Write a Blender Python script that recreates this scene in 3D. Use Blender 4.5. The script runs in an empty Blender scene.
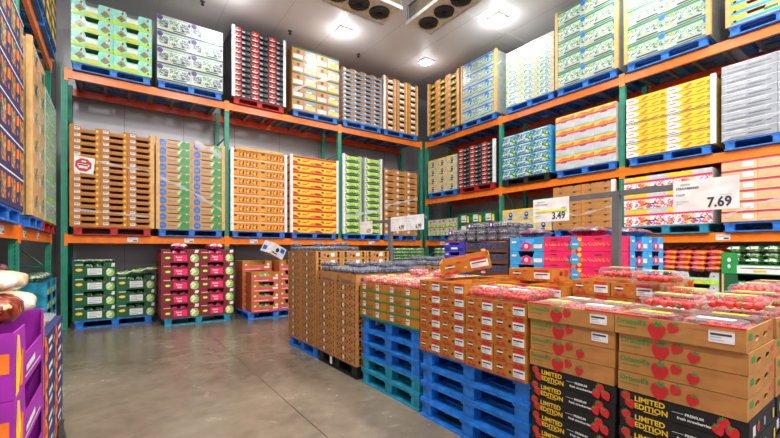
import bpy, math, random
from mathutils import Vector, Matrix, noise
from mathutils.geometry import tessellate_polygon
random.seed(7)
C = bpy.context.scene.collection
PI = math.pi
YAW = math.atan(276/388.0)

# ------------------------------------------------------------------ materials
PAL = dict(kraft='#b37b3d', okraft='#b5701f', saladw='#a9b6b0', smallw='#b4bbb6', dkraft='#8a5c30', lkraft='#d8b07c', wood='#d9a865', white='#bcc2c0', paper='#e4e4e2',
 black='#141414', char='#2b2a2c', red='#c81d22', dred='#7d1420', blue='#1766d0', pblue='#1d7fe2', oran='#f7961e', mkraft='#b98d58', dotblue='#2f63b4', midgreen='#2c8a3a', teal='#1a98b8', navy='#1c2760',
 green='#1f8a3c', dgreen='#0d4f33', lime='#a6d431', yellow='#f4c41c', lemon='#f0dc4a', orange='#f3761c', purple='#5b2a86', violet='#9b1f9e',
 mint='#8fd9c6', pink='#e0246f', hotpink='#ea1f63', maroon='#7c1537', sky='#2fa3e0', grey='#a9adb3', dgrey='#5b5f63', silver='#8d929a',
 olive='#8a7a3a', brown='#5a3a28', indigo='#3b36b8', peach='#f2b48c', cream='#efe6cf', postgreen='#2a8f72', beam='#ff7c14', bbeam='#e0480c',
 signgrey='#5a5c5e', steel='#8e9294', rpallet='#c51c22', bpallet='#171719', hilite='#d9e021', dkgreen='#0b5a35', salmon='#d84a54',
 darkhole='#0a0908', wallc='#a2a3a5', txt='#3b3b40', lblue='#bfe0f2', redbrown='#8e2a1c')
MOT = dict(m_salad=(['#1d5a2a','#3f8a35','#dfe8dc','#0f3a20','#7fb04a','#eef0ee'],26), m_slaw=(['#8cb84c','#c9dc7a','#4c8a2f','#e5ecd0'],30),
 m_beet=(['#c2185b','#e85a94','#f3e3ea','#7a1240','#d94c88'],22), m_carrot=(['#ef6a1a','#f58a2a','#d4500e','#6b3aa0','#f2742a','#f59a50','#c84a10','#e8601a'],34),
 m_blueb=(['#1d2236','#3a4666','#3f4a66','#12141f','#5a6478'],70), m_blackb=(['#15101c','#2b2033','#584a62','#0c0a10','#a09aa8'],60),
 m_straw=(['#c81a1a','#e23a24','#8e0f14','#f0563a'],40), m_rasp=(['#e2453a','#f06a58','#c92a2a','#f5b8a8'],50), m_grape=(['#3b1224','#6a2340','#1c0a14','#a06478'],60),
 m_photo=(['#5c7f5a','#b9c9b0','#e6e8e2','#3f6a55','#8aa68e','#7a6aa0','#2f5a40'],48), m_photo2=(['#dfe6e0','#7fae8c','#4f8f8a','#e9efe9','#a8c6b0','#3f7f5a','#2c5f74','#9aa84a'],42),
 m_berryb=(['#e0409a','#f4d34a','#eef0ee','#f6f2f4','#d84a6a','#7a3a9a'],34), m_aqua=(['#2a7fb4','#d8e2e6','#6cb0cc','#3f8a5a','#1b5a8a','#c8c24a','#14406a','#8ab89a'],34),
 m_mand=(['#f07a1e','#5f7a3a','#f29a3a','#1c2760'],30), m_apple=(['#a8d42c','#c8e65a','#e8f0c8','#7fb41e','#3a5a1a'],40), m_pinkdot=(['#ea1f63','#ea1f63','#f08a3a','#e0246f'],60),
 m_veg=(['#2f7a3a','#9cc46a','#e8ece6','#164a2a','#5fa04a'],24), m_rot=(['#8a2a18','#5a160c','#b8502a','#d8a06a','#3a0e08'],30), m_loaf=(['#efe4d2','#e2c8a0','#f6f2ea','#d8b088'],14),
 m_tile=(['#e9efee','#c9d6d2','#f1f1ee','#9ab8ac','#7a9c64','#b8a860'],42))
def lin(hx):
    r = [int(hx[i:i+2],16)/255 for i in (1,3,5)]
    return tuple(c/12.92 if c <= .04045 else ((c+.055)/1.055)**2.4 for c in r)+(1,)
MATS = {}
def nt(name):
    m = bpy.data.materials.new(name); m.use_nodes = True
    t = m.node_tree; b = t.nodes['Principled BSDF']
    return m, t, b
ROUGH = dict(beam=.28, bbeam=.3, postgreen=.42, steel=.35, signgrey=.45, paper=.35, pblue=.5)
def M(key):
    if key in MATS: return MATS[key]
    wrap = key.endswith('~'); k = key.rstrip('~')
    m, t, b = nt(k+('_wrapped' if wrap else ''))
    N, L = t.nodes, t.links
    tc = N.new('ShaderNodeTexCoord'); nz = N.new('ShaderNodeTexNoise')
    L.new(tc.outputs['Object'], nz.inputs['Vector'])
    if k in MOT:
        cols, sc = MOT[k]
        vo = N.new('ShaderNodeTexVoronoi'); vo.inputs['Scale'].default_value = sc
        nz.inputs['Scale'].default_value = sc*.6; mixv = N.new('ShaderNodeMixRGB'); mixv.inputs[0].default_value = .12
        L.new(tc.outputs['Object'], mixv.inputs[1]); L.new(nz.outputs['Color'], mixv.inputs[2]); L.new(mixv.outputs[0], vo.inputs['Vector'])
        sp = N.new('ShaderNodeSeparateColor'); L.new(vo.outputs['Color'], sp.inputs[0])
        r = N.new('ShaderNodeValToRGB'); r.color_ramp.interpolation = 'CONSTANT'
        e = r.color_ramp.elements
        while len(e) < len(cols): e.new(.5)
        for i, c in enumerate(cols): e[i].position = i/len(cols); e[i].color = lin(c)
        L.new(sp.outputs[0], r.inputs[0]); L.new(r.outputs[0], b.inputs['Base Color'])
        b.inputs['Roughness'].default_value = .32
        if k in ('m_salad','m_slaw','m_beet','m_carrot','m_veg','m_loaf'): b.inputs['Coat Weight'].default_value = .5; b.inputs['Coat Roughness'].default_value = .15
    else:
        nz.inputs['Scale'].default_value = 9; nz.inputs['Detail'].default_value = 5
        r = N.new('ShaderNodeValToRGB'); c = lin(PAL[k])
        lo = tuple(x*.84 for x in c[:3])+(1,); hi = tuple(min(1,x*1.1) for x in c[:3])+(1,)
        if k in ('pblue','teal','rpallet'): lo = tuple(x*.5 for x in c[:3])+(1,)
        r.color_ramp.elements[0].position = .35; r.color_ramp.elements[0].color = lo
        r.color_ramp.elements[1].position = .65; r.color_ramp.elements[1].color = hi
        L.new(nz.outputs['Fac'], r.inputs[0]); L.new(r.outputs[0], b.inputs['Base Color'])
        b.inputs['Roughness'].default_value = ROUGH.get(k, .55)
        if k == 'steel': b.inputs['Metallic'].default_value = .7
    if wrap:
        b.inputs['Coat Weight'].default_value = .45; b.inputs['Coat Roughness'].default_value = .13
        bn = N.new('ShaderNodeTexNoise'); bn.inputs['Scale'].default_value = 7; bn.inputs['Detail'].default_value = 3; bn.inputs['Distortion'].default_value = 1.5
        bp = N.new('ShaderNodeBump'); bp.inputs['Strength'].default_value = .55; bp.inputs['Distance'].default_value = .02
        L.new(tc.outputs['Object'], bn.inputs['Vector']); L.new(bn.outputs['Fac'], bp.inputs['Height']); L.new(bp.outputs[0], b.inputs['Coat Normal'])
    MATS[key] = m; return m
def film_mat(name, tint, fac, rough):
    m = bpy.data.materials.new(name); m.use_nodes = True; t = m.node_tree; N, L = t.nodes, t.links
    N.remove(N['Principled BSDF']); out = N['Material Output']
    tr = N.new('ShaderNodeBsdfTransparent'); tr.inputs[0].default_value = tint
    pr = N.new('ShaderNodeBsdfPrincipled'); pr.inputs['Base Color'].default_value = (.5,.52,.55,1) if name[0] == 'c' else (.95,.96,.98,1); pr.inputs['Roughness'].default_value = rough
    mx = N.new('ShaderNodeMixShader'); lw = N.new('ShaderNodeLayerWeight'); lw.inputs[0].default_value = .4
    ma = N.new('ShaderNodeMath'); ma.operation = 'MULTIPLY_ADD'; ma.inputs[1].default_value = .35; ma.inputs[2].default_value = fac
    L.new(lw.outputs['Facing'], ma.inputs[0]); L.new(ma.outputs[0], mx.inputs[0]); L.new(tr.outputs[0], mx.inputs[1]); L.new(pr.outputs[0], mx.inputs[2])
    nz = N.new('ShaderNodeTexNoise'); nz.inputs['Scale'].default_value = 20; bp = N.new('ShaderNodeBump'); bp.inputs['Strength'].default_value = .5
    L.new(nz.outputs['Fac'], bp.inputs['Height']); L.new(bp.outputs[0], pr.inputs['Normal'])
    L.new(mx.outputs[0], out.inputs[0]); MATS[name] = m
film_mat('clear_plastic', (.97,.98,.98,1), .03, .06)
film_mat('stretch_film', (.96,.97,.98,1), .38, .15)

# ------------------------------------------------------------------ mesh builder
class MB:
    def __init__(s): s.v, s.f, s.m, s.mats = [], [], [], []
    def mi(s, mat):
        if mat not in s.mats: s.mats.append(mat)
        return s.mats.index(mat)
    def add(s, vs, fs, mat):
        o = len(s.v); s.v += [tuple(v) for v in vs]; k = s.mi(mat)
        for f in fs: s.f.append([i+o for i in f]); s.m.append(k)
    def box(s, a, b, mat, mtx=None):
        x0,y0,z0 = a; x1,y1,z1 = b
        vs = [Vector(p) for p in ((x0,y0,z0),(x1,y0,z0),(x1,y1,z0),(x0,y1,z0),(x0,y0,z1),(x1,y0,z1),(x1,y1,z1),(x0,y1,z1))]
        if mtx: vs = [mtx @ v for v in vs]
        s.add(vs, [(0,3,2,1),(4,5,6,7),(0,1,5,4),(1,2,6,5),(2,3,7,6),(3,0,4,7)], mat)
    def panel(s, cv, outer, holes, th, mat):
        """flat board in canvas cv (metres), with real holes, extruded inwards by th"""
        loops = [outer]+list(holes)
        tri = tessellate_polygon([[Vector((x,y,0)) for x,y in l] for l in loops])
        fl = [p for l in loops for p in l]; n = len(fl)
        F = [cv.O+cv.U*x+cv.V*y for x,y in fl]; B = [p-cv.N*th for p in F]
        fs = []
        for t in tri:
            a,b,c = (F[i] for i in t)
            t = t if (b-a).cross(c-a).dot(cv.N) > 0 else t[::-1]
            fs.append(tuple(t)); fs.append(tuple(i+n for i in t[::-1]))
        o = 0
        for l in loops:
            k = len(l)
            for i in range(k): j = (i+1) % k; fs.append((o+i, o+j, o+j+n, o+i+n))
            o += k
        s.add(F+B, fs, mat)
    def cyl(s, p, q, r, mat, n=10, r2=None, cap=True):
        p, q = Vector(p), Vector(q); d = (q-p).normalized(); a = d.orthogonal().normalized(); b = d.cross(a)
        r2 = r if r2 is None else r2; vs = []
        for c, rr in ((p,r),(q,r2)):
            for i in range(n): t = 2*PI*i/n; vs.append(c+a*math.cos(t)*rr+b*math.sin(t)*rr)
        fs = [(i,(i+1)%n,(i+1)%n+n,i+n) for i in range(n)]
        if cap: fs += [tuple(range(n))[::-1], tuple(range(n,2*n))]
        s.add(vs, fs, mat)
    def build(s, name, parent=None, label=None, smooth=False):
        me = bpy.data.meshes.new(name); me.from_pydata(s.v, [], s.f)
        for k in s.mats: me.materials.append(MATS[k] if k in MATS else M(k))
        me.polygons.foreach_set('material_index', s.m)
        if smooth: me.polygons.foreach_set('use_smooth', [True]*len(s.f))
        me.update()
        o = bpy.data.objects.new(name, me); C.objects.link(o)
        if parent: o.parent = parent
        if label: o['label'] = label
        return o
class CV:
    def __init__(s, O, U, V, W, H): s.O, s.U, s.V = Vector(O), Vector(U), Vector(V); s.N = s.U.cross(s.V); s.W, s.H = W, H
TXT = {}
def glyphs(txt, bold):
    if (txt,bold) in TXT: return TXT[txt,bold]
    c = bpy.data.curves.new('t','FONT'); c.body = txt; c.resolution_u = 2; c.offset = .03 if bold else .008
    o = bpy.data.objects.new('t', c); C.objects.link(o)
    me = bpy.data.meshes.new_from_object(o.evaluated_get(bpy.context.evaluated_depsgraph_get()))
    r = ([(v.co.x, v.co.y) for v in me.vertices], [tuple(p.vertices) for p in me.polygons])
    bpy.data.objects.remove(o); bpy.data.curves.remove(c); bpy.data.meshes.remove(me)
    TXT[txt,bold] = r; return r
BERRY = [(0,-.62),(.3,-.38),(.5,-.02),(.47,.3),(.25,.47),(0,.4),(-.25,.47),(-.47,.3),(-.5,-.02),(-.3,-.38)]
LEAF = [(-.35,.5),(0,.32),(.4,.52),(.2,.58),(.28,.82),(.05,.62),(-.12,.84),(-.16,.58)]
def art(mb, cv, ops, w=''):
    off = .0012; k = 0
    def P(x, y): return cv.O+cv.U*x+cv.V*y+cv.N*(off+k*.0004)
    W, H = cv.W, cv.H
    for op in ops:
        k += 1; t = op[0]
        if t == 'r': _,a,b,c,d,m = op; mb.add([P(a*W,b*H),P(c*W,b*H),P(c*W,d*H),P(a*W,d*H)], [(0,1,2,3)], m+w)
        elif t == 'p': mb.add([P(a*W,b*H) for a,b in op[1]], [tuple(range(len(op[1])))], op[2]+w)
        elif t == 'e':
            _,a,b,ra,rb,m = op; mb.add([P(a*W+ra*H*math.cos(q*PI/7), b*H+rb*H*math.sin(q*PI/7)) for q in range(14)], [tuple(range(14))], m+w)
        elif t == 's':
            _,a,b,z = op; z *= H; tilt = .5*math.sin(a*9)
            R = lambda p: (p[0]*math.cos(tilt)-p[1]*math.sin(tilt), p[0]*math.sin(tilt)+p[1]*math.cos(tilt))
            mb.add([P(a*W+R(p)[0]*z, b*H+R(p)[1]*z) for p in BERRY], [tuple(range(10))], 'red'); k += 1
            mb.add([P(a*W+R(p)[0]*z*.8, b*H+R(p)[1]*z*.8) for p in LEAF], [tuple(range(8))], 'green')
        elif t == 't':
            _,a,b,h,s_,m = op[:6]; bold = len(op) > 6 and op[6]; sq = op[7] if len(op) > 7 else 1
            vs, fs = glyphs(s_, bold); h *= H
            mb.add([P(a*W+x*h*sq, b*H+y*h) for x,y in vs], fs, m)
def circ(x, y, r, n=8, ry=None): return [(x+r*math.cos(i*2*PI/n), y+(ry or r)*math.sin(i*2*PI/n)) for i in range(n)]
def tag(o, label, cat, group=None, kind=None):
    o['label'] = label; o['category'] = cat
    if group: o['group'] = group
    if kind: o['kind'] = kind
    return o
def empty(name, loc=(0,0,0), rz=0):
    o = bpy.data.objects.new(name, None); C.objects.link(o); o.location = loc; o.rotation_euler = (0,0,rz); o.empty_display_size = .1; return o
def dup(src):
    r = src.copy(); C.objects.link(r)
    for ch in src.children:
        c = ch.copy(); C.objects.link(c); c.parent = r; c.matrix_parent_inverse = ch.matrix_parent_inverse
        for g in ch.children:
            d = g.copy(); C.objects.link(d); d.parent = c
    return r
class Proto:                       # first use hands out the source itself, later uses are copies
    def __init__(s, o): s.o, s.used = o, False
    def get(s):
        if s.used: return dup(s.o)
        s.used = True; return s.o
def struct(o): o['kind'] = 'structure'; return o

# ------------------------------------------------------------------ cartons
def carton(name, W, D, H, base, front=(), side=(), dip=None, fholes=(), sholes=(), top=False, wrap=False, parts=(), ears=0, red_top=None, gap=.004):
    """front face at y=0 looking to -y, x centred; real walls with real cut-outs"""
    w = '~' if wrap else ''; mb = MB(); g = gap/2; x0, x1, h = -W/2+g, W/2-g, H-.003; th = .006
    if dip: a,b,dd = dip; outer = [(0,0),(W-2*g,0),(W-2*g,h),(W*b+.02,h),(W*b,h*(1-dd)),(W*a,h*(1-dd)),(W*a-.02,h),(0,h)]
    elif ears: e = W*.13; outer = [(0,0),(W-2*g,0),(W-2*g,h+ears),(W-2*g-e,h+ears),(W-2*g-e-.01,h),(e+.01,h),(e,h+ears),(0,h+ears)]
    else: outer = [(0,0),(W-2*g,0),(W-2*g,h),(0,h)]
    f = CV((x0,0,0),(1,0,0),(0,0,1),W-2*g,h)
    mb.panel(f, outer, [circ(q[0]*W,q[1]*H,q[2],8,*q[3:]) for q in fholes], th, base+w)
    d = D-.007
    sl = CV((x0,d,0),(0,-1,0),(0,0,1),d,h); sr = CV((x1,0,0),(0,1,0),(0,0,1),d,h)
    for cv in (sl, sr): mb.panel(cv, [(th,0),(d-th,0),(d-th,h),(th,h)], [circ(q[0]*d,q[1]*H,q[2],8,*q[3:]) for q in sholes], th, base+w)
    mb.box((x0,d-th,0),(x1,d,h),base+w); mb.box((x0+th,th,.001),(x1-th,d-th,th),base+w)
    if top: mb.box((x0+th,th,h-th),(x1-th,d-th,h),base+w)
    if red_top:
        mb.box((x0,-.001,h),(x0+W*.3,.02,h+.006),red_top); mb.box((x1-W*.3,-.001,h),(x1,.02,h+.006),red_top)
    art(mb, f, front, w)
    for cv in (sl, sr): art(mb, cv, side, w)
    o = mb.build(name)
    for pn, lab, ops, bx in parts:       # stickers and the like, each a mesh of its own
        pm = MB(); a,b,c,e_ = bx; pm.box((x0+a*W,-.0032,b*H),(x0+c*W,-.0005,e_*H), ops[0])
        cv = CV((x0+a*W,-.0032,b*H),(1,0,0),(0,0,1),(c-a)*W,(e_-b)*H); art(pm, cv, ops[1]); p = pm.build(pn, o, lab)
    return o
STK = ('paper', [('r',.08,.62,.9,.8,'txt'),('r',.08,.42,.5,.5,'grey'),('r',.08,.2,.6,.26,'grey')])
def sticker(a,b,c,d): return ('sticker', 'white printed sticker', STK, (a,b,c,d))

# ------------------------------------------------------------------ pallets
def make_pallet(col, W=1.22, D=1.02, H=.145):
    r = empty('pallet')
    mb = MB()
    for i in range(7): y = i*(D-.1)/6; mb.box((-W/2,y,H-.02),(W/2,y+.1,H),col)
    for x in (-W/2, -.07, W/2-.14): mb.box((x,.006,H-.038),(x+.14,D-.006,H-.0205),col)
    mb.build('top_deck', r)
    for x in (-W/2, -.07, W/2-.14):
        for y in (0, D/2-.05, D-.1):
            b = MB(); e = .014; b.box((x+e*(x>-W/2 and x<0 and 0 or 1),max(y,e),.0185),(x+.14-e,min(y+.1,D-e),H-.0385),col); b.build('block', r)
    mb = MB()
    for x in (-W/2, -.07, W/2-.14): mb.box((x,.1,0),(x+.14,D-.1,.018),col)
    mb.box((-W/2,0,0),(W/2,.1,.018),col); mb.box((-W/2,D-.1,0),(W/2,D,.018),col)
    mb.build('bottom_deck', r)
    return r
PALLETS = {}
CNAME = dict(pblue='blue', teal='teal', rpallet='red', bpallet='black')
def pallet(col, x, y, z, rot, where, W=1.22, D=1.02, group=None):
    k = (col, W, D)
    if k not in PALLETS: PALLETS[k] = Proto(make_pallet(col, W, D))
    o = PALLETS[k].get(); j = .006 if z < 1.7 and 'pile' in where else 0; o.location = (x+random.uniform(-j,j),y+random.uniform(-j,j),z); o.rotation_euler = (0,0,rot+random.uniform(-j,j))
    tag(o, f"{CNAME[col]} {'plastic' if col=='bpallet' else 'wooden'} pallet {where}", 'pallet', group or 'pallets under the stacked produce')
    return o
ORD = ['', 'second','third','fourth','fifth','sixth','seventh','eighth','ninth','tenth','eleventh','twelfth','thirteenth','fourteenth','fifteenth','sixteenth','seventeenth']
def rown(i, n): return 'topmost' if i == 0 else ('bottom' if i == n-1 else ORD[i]+' from top')
def coln(c, n): return {1:[''],2:['left','right'],3:['left','middle','right'],4:['leftmost','second','third','rightmost']}[n][c]
WIDE = []
def frame(face, a, b, fp):
    """returns (rotation, origin, fn local->world) for a load whose front spans a..b"""
    rot = {'B':0,'R':-PI/2,'L':PI/2}[face]; c = (a+b)/2
    o = Vector((c,fp,0)) if face == 'B' else Vector((fp,c,0))
    R = Matrix.Rotation(rot,3,'Z')
    return rot, o, lambda x,y,z: o+R@Vector((x,y,z))
def load(face, a, b, z, pcol, cols, rows, H, maker, look, where, side=1, fp=None, D=1.18, gap=0, pw=None, jit=.001, npal=1, name=None, layers=2, post=None, tilt=.001, cat='box', full=False):
    fp = fp if fp is not None else {'B':9.12,'R':7.78,'L':-.82}[face]
    rot, o, loc = frame(face, a, b, fp); Wt = abs(b-a); W = (Wt-gap*(cols-1))/cols; d = D/layers
    if pcol:
        for i in range(npal):
            p = loc(0,.01,z+i*.146); pallet(pcol, p.x, p.y, p.z, rot, 'under the '+look+' '+where if npal == 1 else f'{rown(npal-1-i,npal)} of the pile under {look}', W=pw or min(1.22,Wt-.03), D=min(D-.02,1.15))
        z += .146*npal
    src = Proto(maker(W, d, H)); g = look.split(',')[0]+'s '+where
    out = []
    for ly in range(layers):
        for c in range(cols):
            if ly and not full and not (c == (0 if side < 0 else cols-1)) : continue
            for r in range(rows):
                s = src.get(); jx = random.uniform(-jit,jit); p = loc(-Wt/2+W/2+c*(W+gap)+jx, ly*d+random.uniform(0,min(jit,.003)), z+r*H)
                s.location = p; s.rotation_euler = (0,0,rot+random.uniform(-tilt,tilt))
                ci = '' if cols == 1 else coln(c,cols)+' column'
                if ly: ci = (('' if cols==1 else coln(c,cols)+' ')+['','second','back'][ly]+' row') if full else (['','rear','hindmost'][ly]+' column')
                tag(s, f"{look}, {rown(rows-1-r,rows)}{', '+ci if ci else ''}, {where}", cat, g); out.append(s)
    if post:           # corner boards
        for q, (fx, mat, lab) in enumerate(post):
            mb = MB(); mb.box((-.03,-.008,0),(.03,0,rows*H+.015),mat)
            sd = -1 if fx < 0 else 1; mb.box((sd*.03-(.008 if sd<0 else 0),0,0),(sd*.03+(.008 if sd>0 else 0),.05,rows*H+.015),mat)
            s = mb.build('corner_board'); p = loc(fx*(Wt/2-.02)+(.004*sd),-.006,z); s.location = p; s.rotation_euler = (0,0,rot); tag(s, lab, 'board', 'corner boards on the loads')
    return loc, z

def ribbon(name, pts, wd, label, up=(0,0,1)):
    out = Vector((0,-1,0)) if pts[0][1] > 9 else Vector((-1,0,0))
    """twisted strip of stretch film through world points"""
    mb = MB(); pts = [Vector(p) for p in pts]; fine = []
    for a, b in zip(pts, pts[1:]):
        for i in range(8): fine.append(a.lerp(b, i/8))
    fine.append(pts[-1]); vs = []; u = Vector(up)
    for i, p in enumerate(fine):
        w = wd*(.6+.4*math.sin(i*1.3)); n = .01*math.sin(i*2.1)
        for k, s in enumerate((-.5,-.17,.17,.5)): vs.append(p+u*w*s+out*(.001+abs(n)*(.4+k%2)))
    fs = [(i*4+k, i*4+k+1, i*4+k+5, i*4+k+4) for i in range(len(fine)-1) for k in range(3)]
    mb.add(vs, fs, 'stretch_film'); o = mb.build(name, smooth=True)
    c = sum(fine, Vector())/len(fine); o.data.transform(Matrix.Translation(-c)); o.location = c
    return tag(o, label, 'plastic wrap', 'stretch wrap on the loads')

# ------------------------------------------------------------------ the room
def slab(name, a, b, mat, kind=True):
    mb = MB(); c = [(p+q)/2 for p,q in zip(a,b)]; mb.box([p-m for p,m in zip(a,c)], [q-m for q,m in zip(b,c)], mat); o = mb.build(name); o.location = c
    if kind: struct(o)
    return o
def floor_mat():
    m, t, b = nt('polished_concrete'); N, L = t.nodes, t.links
    tc = N.new('ShaderNodeTexCoord'); n1 = N.new('ShaderNodeTexNoise'); n1.inputs['Scale'].default_value = .55; n1.inputs['Detail'].default_value = 8; n1.inputs['Roughness'].default_value = .65
    n2 = N.new('ShaderNodeTexNoise'); n2.inputs['Scale'].default_value = 7; n2.inputs['Detail'].default_value = 6
    for n in (n1,n2): L.new(tc.outputs['Object'], n.inputs['Vector'])
    mx = N.new('ShaderNodeMixRGB'); mx.inputs[0].default_value = .22; L.new(n1.outputs['Fac'], mx.inputs[1]); L.new(n2.outputs['Fac'], mx.inputs[2])
    r = N.new('ShaderNodeValToRGB'); e = r.color_ramp.elements; e[0].position = .36; e[0].color = lin('#4d4538'); e[1].position = .66; e[1].color = lin('#7c7060')
    L.new(mx.outputs[0], r.inputs[0]); sx = N.new('ShaderNodeSeparateXYZ'); L.new(tc.outputs['Object'], sx.inputs[0])
    def line(ax, off, per):
        a = N.new('ShaderNodeMath'); a.operation = 'SUBTRACT'; a.inputs[1].default_value = off; L.new(sx.outputs[ax], a.inputs[0])
        p = N.new('ShaderNodeMath'); p.operation = 'PINGPONG'; p.inputs[1].default_value = per/2; L.new(a.outputs[0], p.inputs[0])
        c = N.new('ShaderNodeMath'); c.operation = 'LESS_THAN'; c.inputs[1].default_value = .0045; L.new(p.outputs[0], c.inputs[0]); return c
    l1, l2 = line(0, FLX-3.475, 9.2), line(1, 11.0, 60)
    mm = N.new('ShaderNodeMath'); mm.operation = 'MAXIMUM'; L.new(l1.outputs[0], mm.inputs[0]); L.new(l2.outputs[0], mm.inputs[1])
    m2 = N.new('ShaderNodeMixRGB'); m2.inputs[2].default_value = lin('#33302d'); L.new(mm.outputs[0], m2.inputs[0]); L.new(r.outputs[0], m2.inputs[1])
    # worn pale scuffs
    n3 = N.new('ShaderNodeTexNoise'); n3.inputs['Scale'].default_value = 2.2; n3.inputs['Detail'].default_value = 10; n3.inputs['Distortion'].default_value = 2.5; L.new(tc.outputs['Object'], n3.inputs['Vector'])
    r3 = N.new('ShaderNodeValToRGB'); r3.color_ramp.elements[0].position = .62; r3.color_ramp.elements[0].color = (0,0,0,1); r3.color_ramp.elements[1].position = .75; r3.color_ramp.elements[1].color = (.5,.5,.5,1)
    L.new(n3.outputs['Fac'], r3.inputs[0]); m3 = N.new('ShaderNodeMixRGB'); m3.inputs[2].default_value = lin('#948b7c'); L.new(r3.outputs[0], m3.inputs[0]); L.new(m2.outputs[0], m3.inputs[1])
    L.new(m3.outputs[0], b.inputs['Base Color'])
    rr = N.new('ShaderNodeMapRange'); rr.inputs[3].default_value = .2; rr.inputs[4].default_value = .32; L.new(mx.outputs[0], rr.inputs[0]); L.new(rr.outputs[0], b.inputs['Roughness'])
    MATS['floor'] = m
FLX = 1.35
floor_mat()
def panel_mat(name, col, rough, metal):
    m, t, b = nt(name); N, L = t.nodes, t.links; tc = N.new('ShaderNodeTexCoord'); n = N.new('ShaderNodeTexNoise'); n.inputs['Scale'].default_value = 1.2; n.inputs['Detail'].default_value = 4
    L.new(tc.outputs['Object'], n.inputs['Vector']); r = N.new('ShaderNodeValToRGB'); c = lin(col); r.color_ramp.elements[0].color = tuple(x*.85 for x in c[:3])+(1,); r.color_ramp.elements[1].color = c
    L.new(n.outputs['Fac'], r.inputs[0]); L.new(r.outputs[0], b.inputs['Base Color']); b.inputs['Roughness'].default_value = rough; b.inputs['Metallic'].default_value = metal
    n.inputs['Scale'].default_value = 1.2; bp = N.new('ShaderNodeBump'); bp.inputs['Strength'].default_value = .15; bp.inputs['Distance'].default_value = .05; L.new(n.outputs['Fac'], bp.inputs['Height']); L.new(bp.outputs[0], b.inputs['Normal'])
    MATS[name] = m
panel_mat('ceiling_panel', '#e6e1e0', .45, .0); panel_mat('wall_panel', '#aaa7aa', .35, .2)
X0, X1, Y0, Y1, ZC = -2.15, 9.1, -6.0, 10.45, 6.72
slab('floor', (X0,Y0,-.1), (X1,Y1,0), 'floor')
bpy.data.objects['floor'].location.z = -.05
slab('ceiling', (X0,Y0,ZC), (X1,Y1,ZC+.1), 'ceiling_panel')
slab('wall_back', (X0,Y1,0), (X1,Y1+.1,ZC), 'wall_panel'); slab('wall_right', (X1,Y0,0), (X1+.1,Y1,ZC), 'wall_panel')
slab('wall_left', (X0-.1,Y0,0), (X0,Y1,ZC), 'wall_panel'); slab('wall_front', (X0,Y0-.1,0), (X1,Y0,ZC), 'wall_panel')
n = 0
for x in [X0+.6+1.17*i for i in range(9)]: n += 1; slab(f'trim_{n}', (x-.003,Y0,ZC-.002), (x+.003,Y1,ZC), 'grey')
n += 1; slab(f'trim_{n}', (X0,6.02,ZC-.006), (X1,6.1,ZC), 'paper')
for x in [X0+1.17*i for i in range(1,10)]: n += 1; slab(f'trim_{n}', (x-.004,Y1-.003,0), (x+.004,Y1,ZC), 'dgrey')
for y in [Y1-1.17*i for i in range(1,9)]: n += 1; slab(f'trim_{n}', (X1-.003,y-.004,0), (X1,y+.004,ZC), 'dgrey')

# ceiling lamps: slim square fittings, each with its own lamp and an added fill light for the ceiling
em = bpy.data.materials.new('lamp_lens'); em.use_nodes = True
e_ = em.node_tree.nodes['Principled BSDF']; e_.inputs['Emission Color'].default_value = (1,.98,.96,1); e_.inputs['Emission Strength'].default_value = 14; MATS['lamp_lens'] = em
def make_lamp():
    r = empty('ceiling_lamp'); b = MB(); b.box((-.17,-.17,-.03),(.17,.17,0),'paper'); b.build('housing', r)
    l = MB(); l.cyl((0,0,-.055),(0,0,-.03),.15,'lamp_lens',24,.16); l.build('lens', r, 'glowing white lens'); return r
LP = Proto(make_lamp()); POW = 120
lampspots = [(x,y) for x in (1.9,4.5,7.1) for y in (8.25,5.76,3.2,.6,-2.0,-4.6)] + [(-.7,y) for y in (6.9,3.2,-.6,-4.2)]
lampspots.remove((4.5,5.76))
for i, (x,y) in enumerate(lampspots):
    o = LP.get(); o.location = (x,y,ZC-.001)
    lab = {(4.5,8.25):'glowing square ceiling lamp below the fan unit, above the back rack', (7.1,8.25):'glowing square ceiling lamp over the far corner of the racks', (7.1,5.76):'glowing square ceiling lamp above the right rack, beside the ceiling rail'}.get((x,y), 'square ceiling lamp with round white lens, outside the picture')
    tag(o, lab, 'ceiling lamp', 'ceiling lamps')
    ld = bpy.data.lights.new('lamp_light','AREA'); ld.shape = 'DISK'; ld.size = .3; ld.energy = POW*(.34 if y > 6 else 1)*(.42 if x > 7 else 1); ld.color = (1,.98,.96); ld.spread = PI
    lo = bpy.data.objects.new('lamp_light', ld); C.objects.link(lo); lo.location = (x,y,ZC-.07)
    pd = bpy.data.lights.new('ceiling_fill','POINT'); pd.shadow_soft_size = .12; pd.energy = ld.energy*.5; pd.color = (.93,.96,1); po = bpy.data.objects.new('ceiling_fill', pd); C.objects.link(po); po.location = (x,y,ZC-.3)  # added point light hanging below the fitting, only to brighten the ceiling

# sprinkler heads
def make_spr():
    r = empty('sprinkler'); b = MB(); b.cyl((0,0,-.012),(0,0,0),.05,'dgrey',12); b.build('escutcheon', r)
    b = MB(); b.cyl((0,0,-.07),(0,0,-.012),.014,'black',8); b.cyl((0,0,-.08),(0,0,-.07),.035,'black',10); b.build('head', r); return r
SP = Proto(make_spr())
for x,y,l in ((1.53,9.0,'above the purple-white vegetable boxes'),(3.45,9.0,'between the black and brown top loads'),(5.36,9.0,'above the blue-striped tray load'),(8.4,8.9,'in the far ceiling corner'),(8.3,5.0,'above the right rack top load')):
    o = SP.get(); o.location = (x,y,ZC-.001); tag(o, 'small dark ceiling sprinkler head '+l, 'sprinkler', 'ceiling sprinklers')

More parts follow.
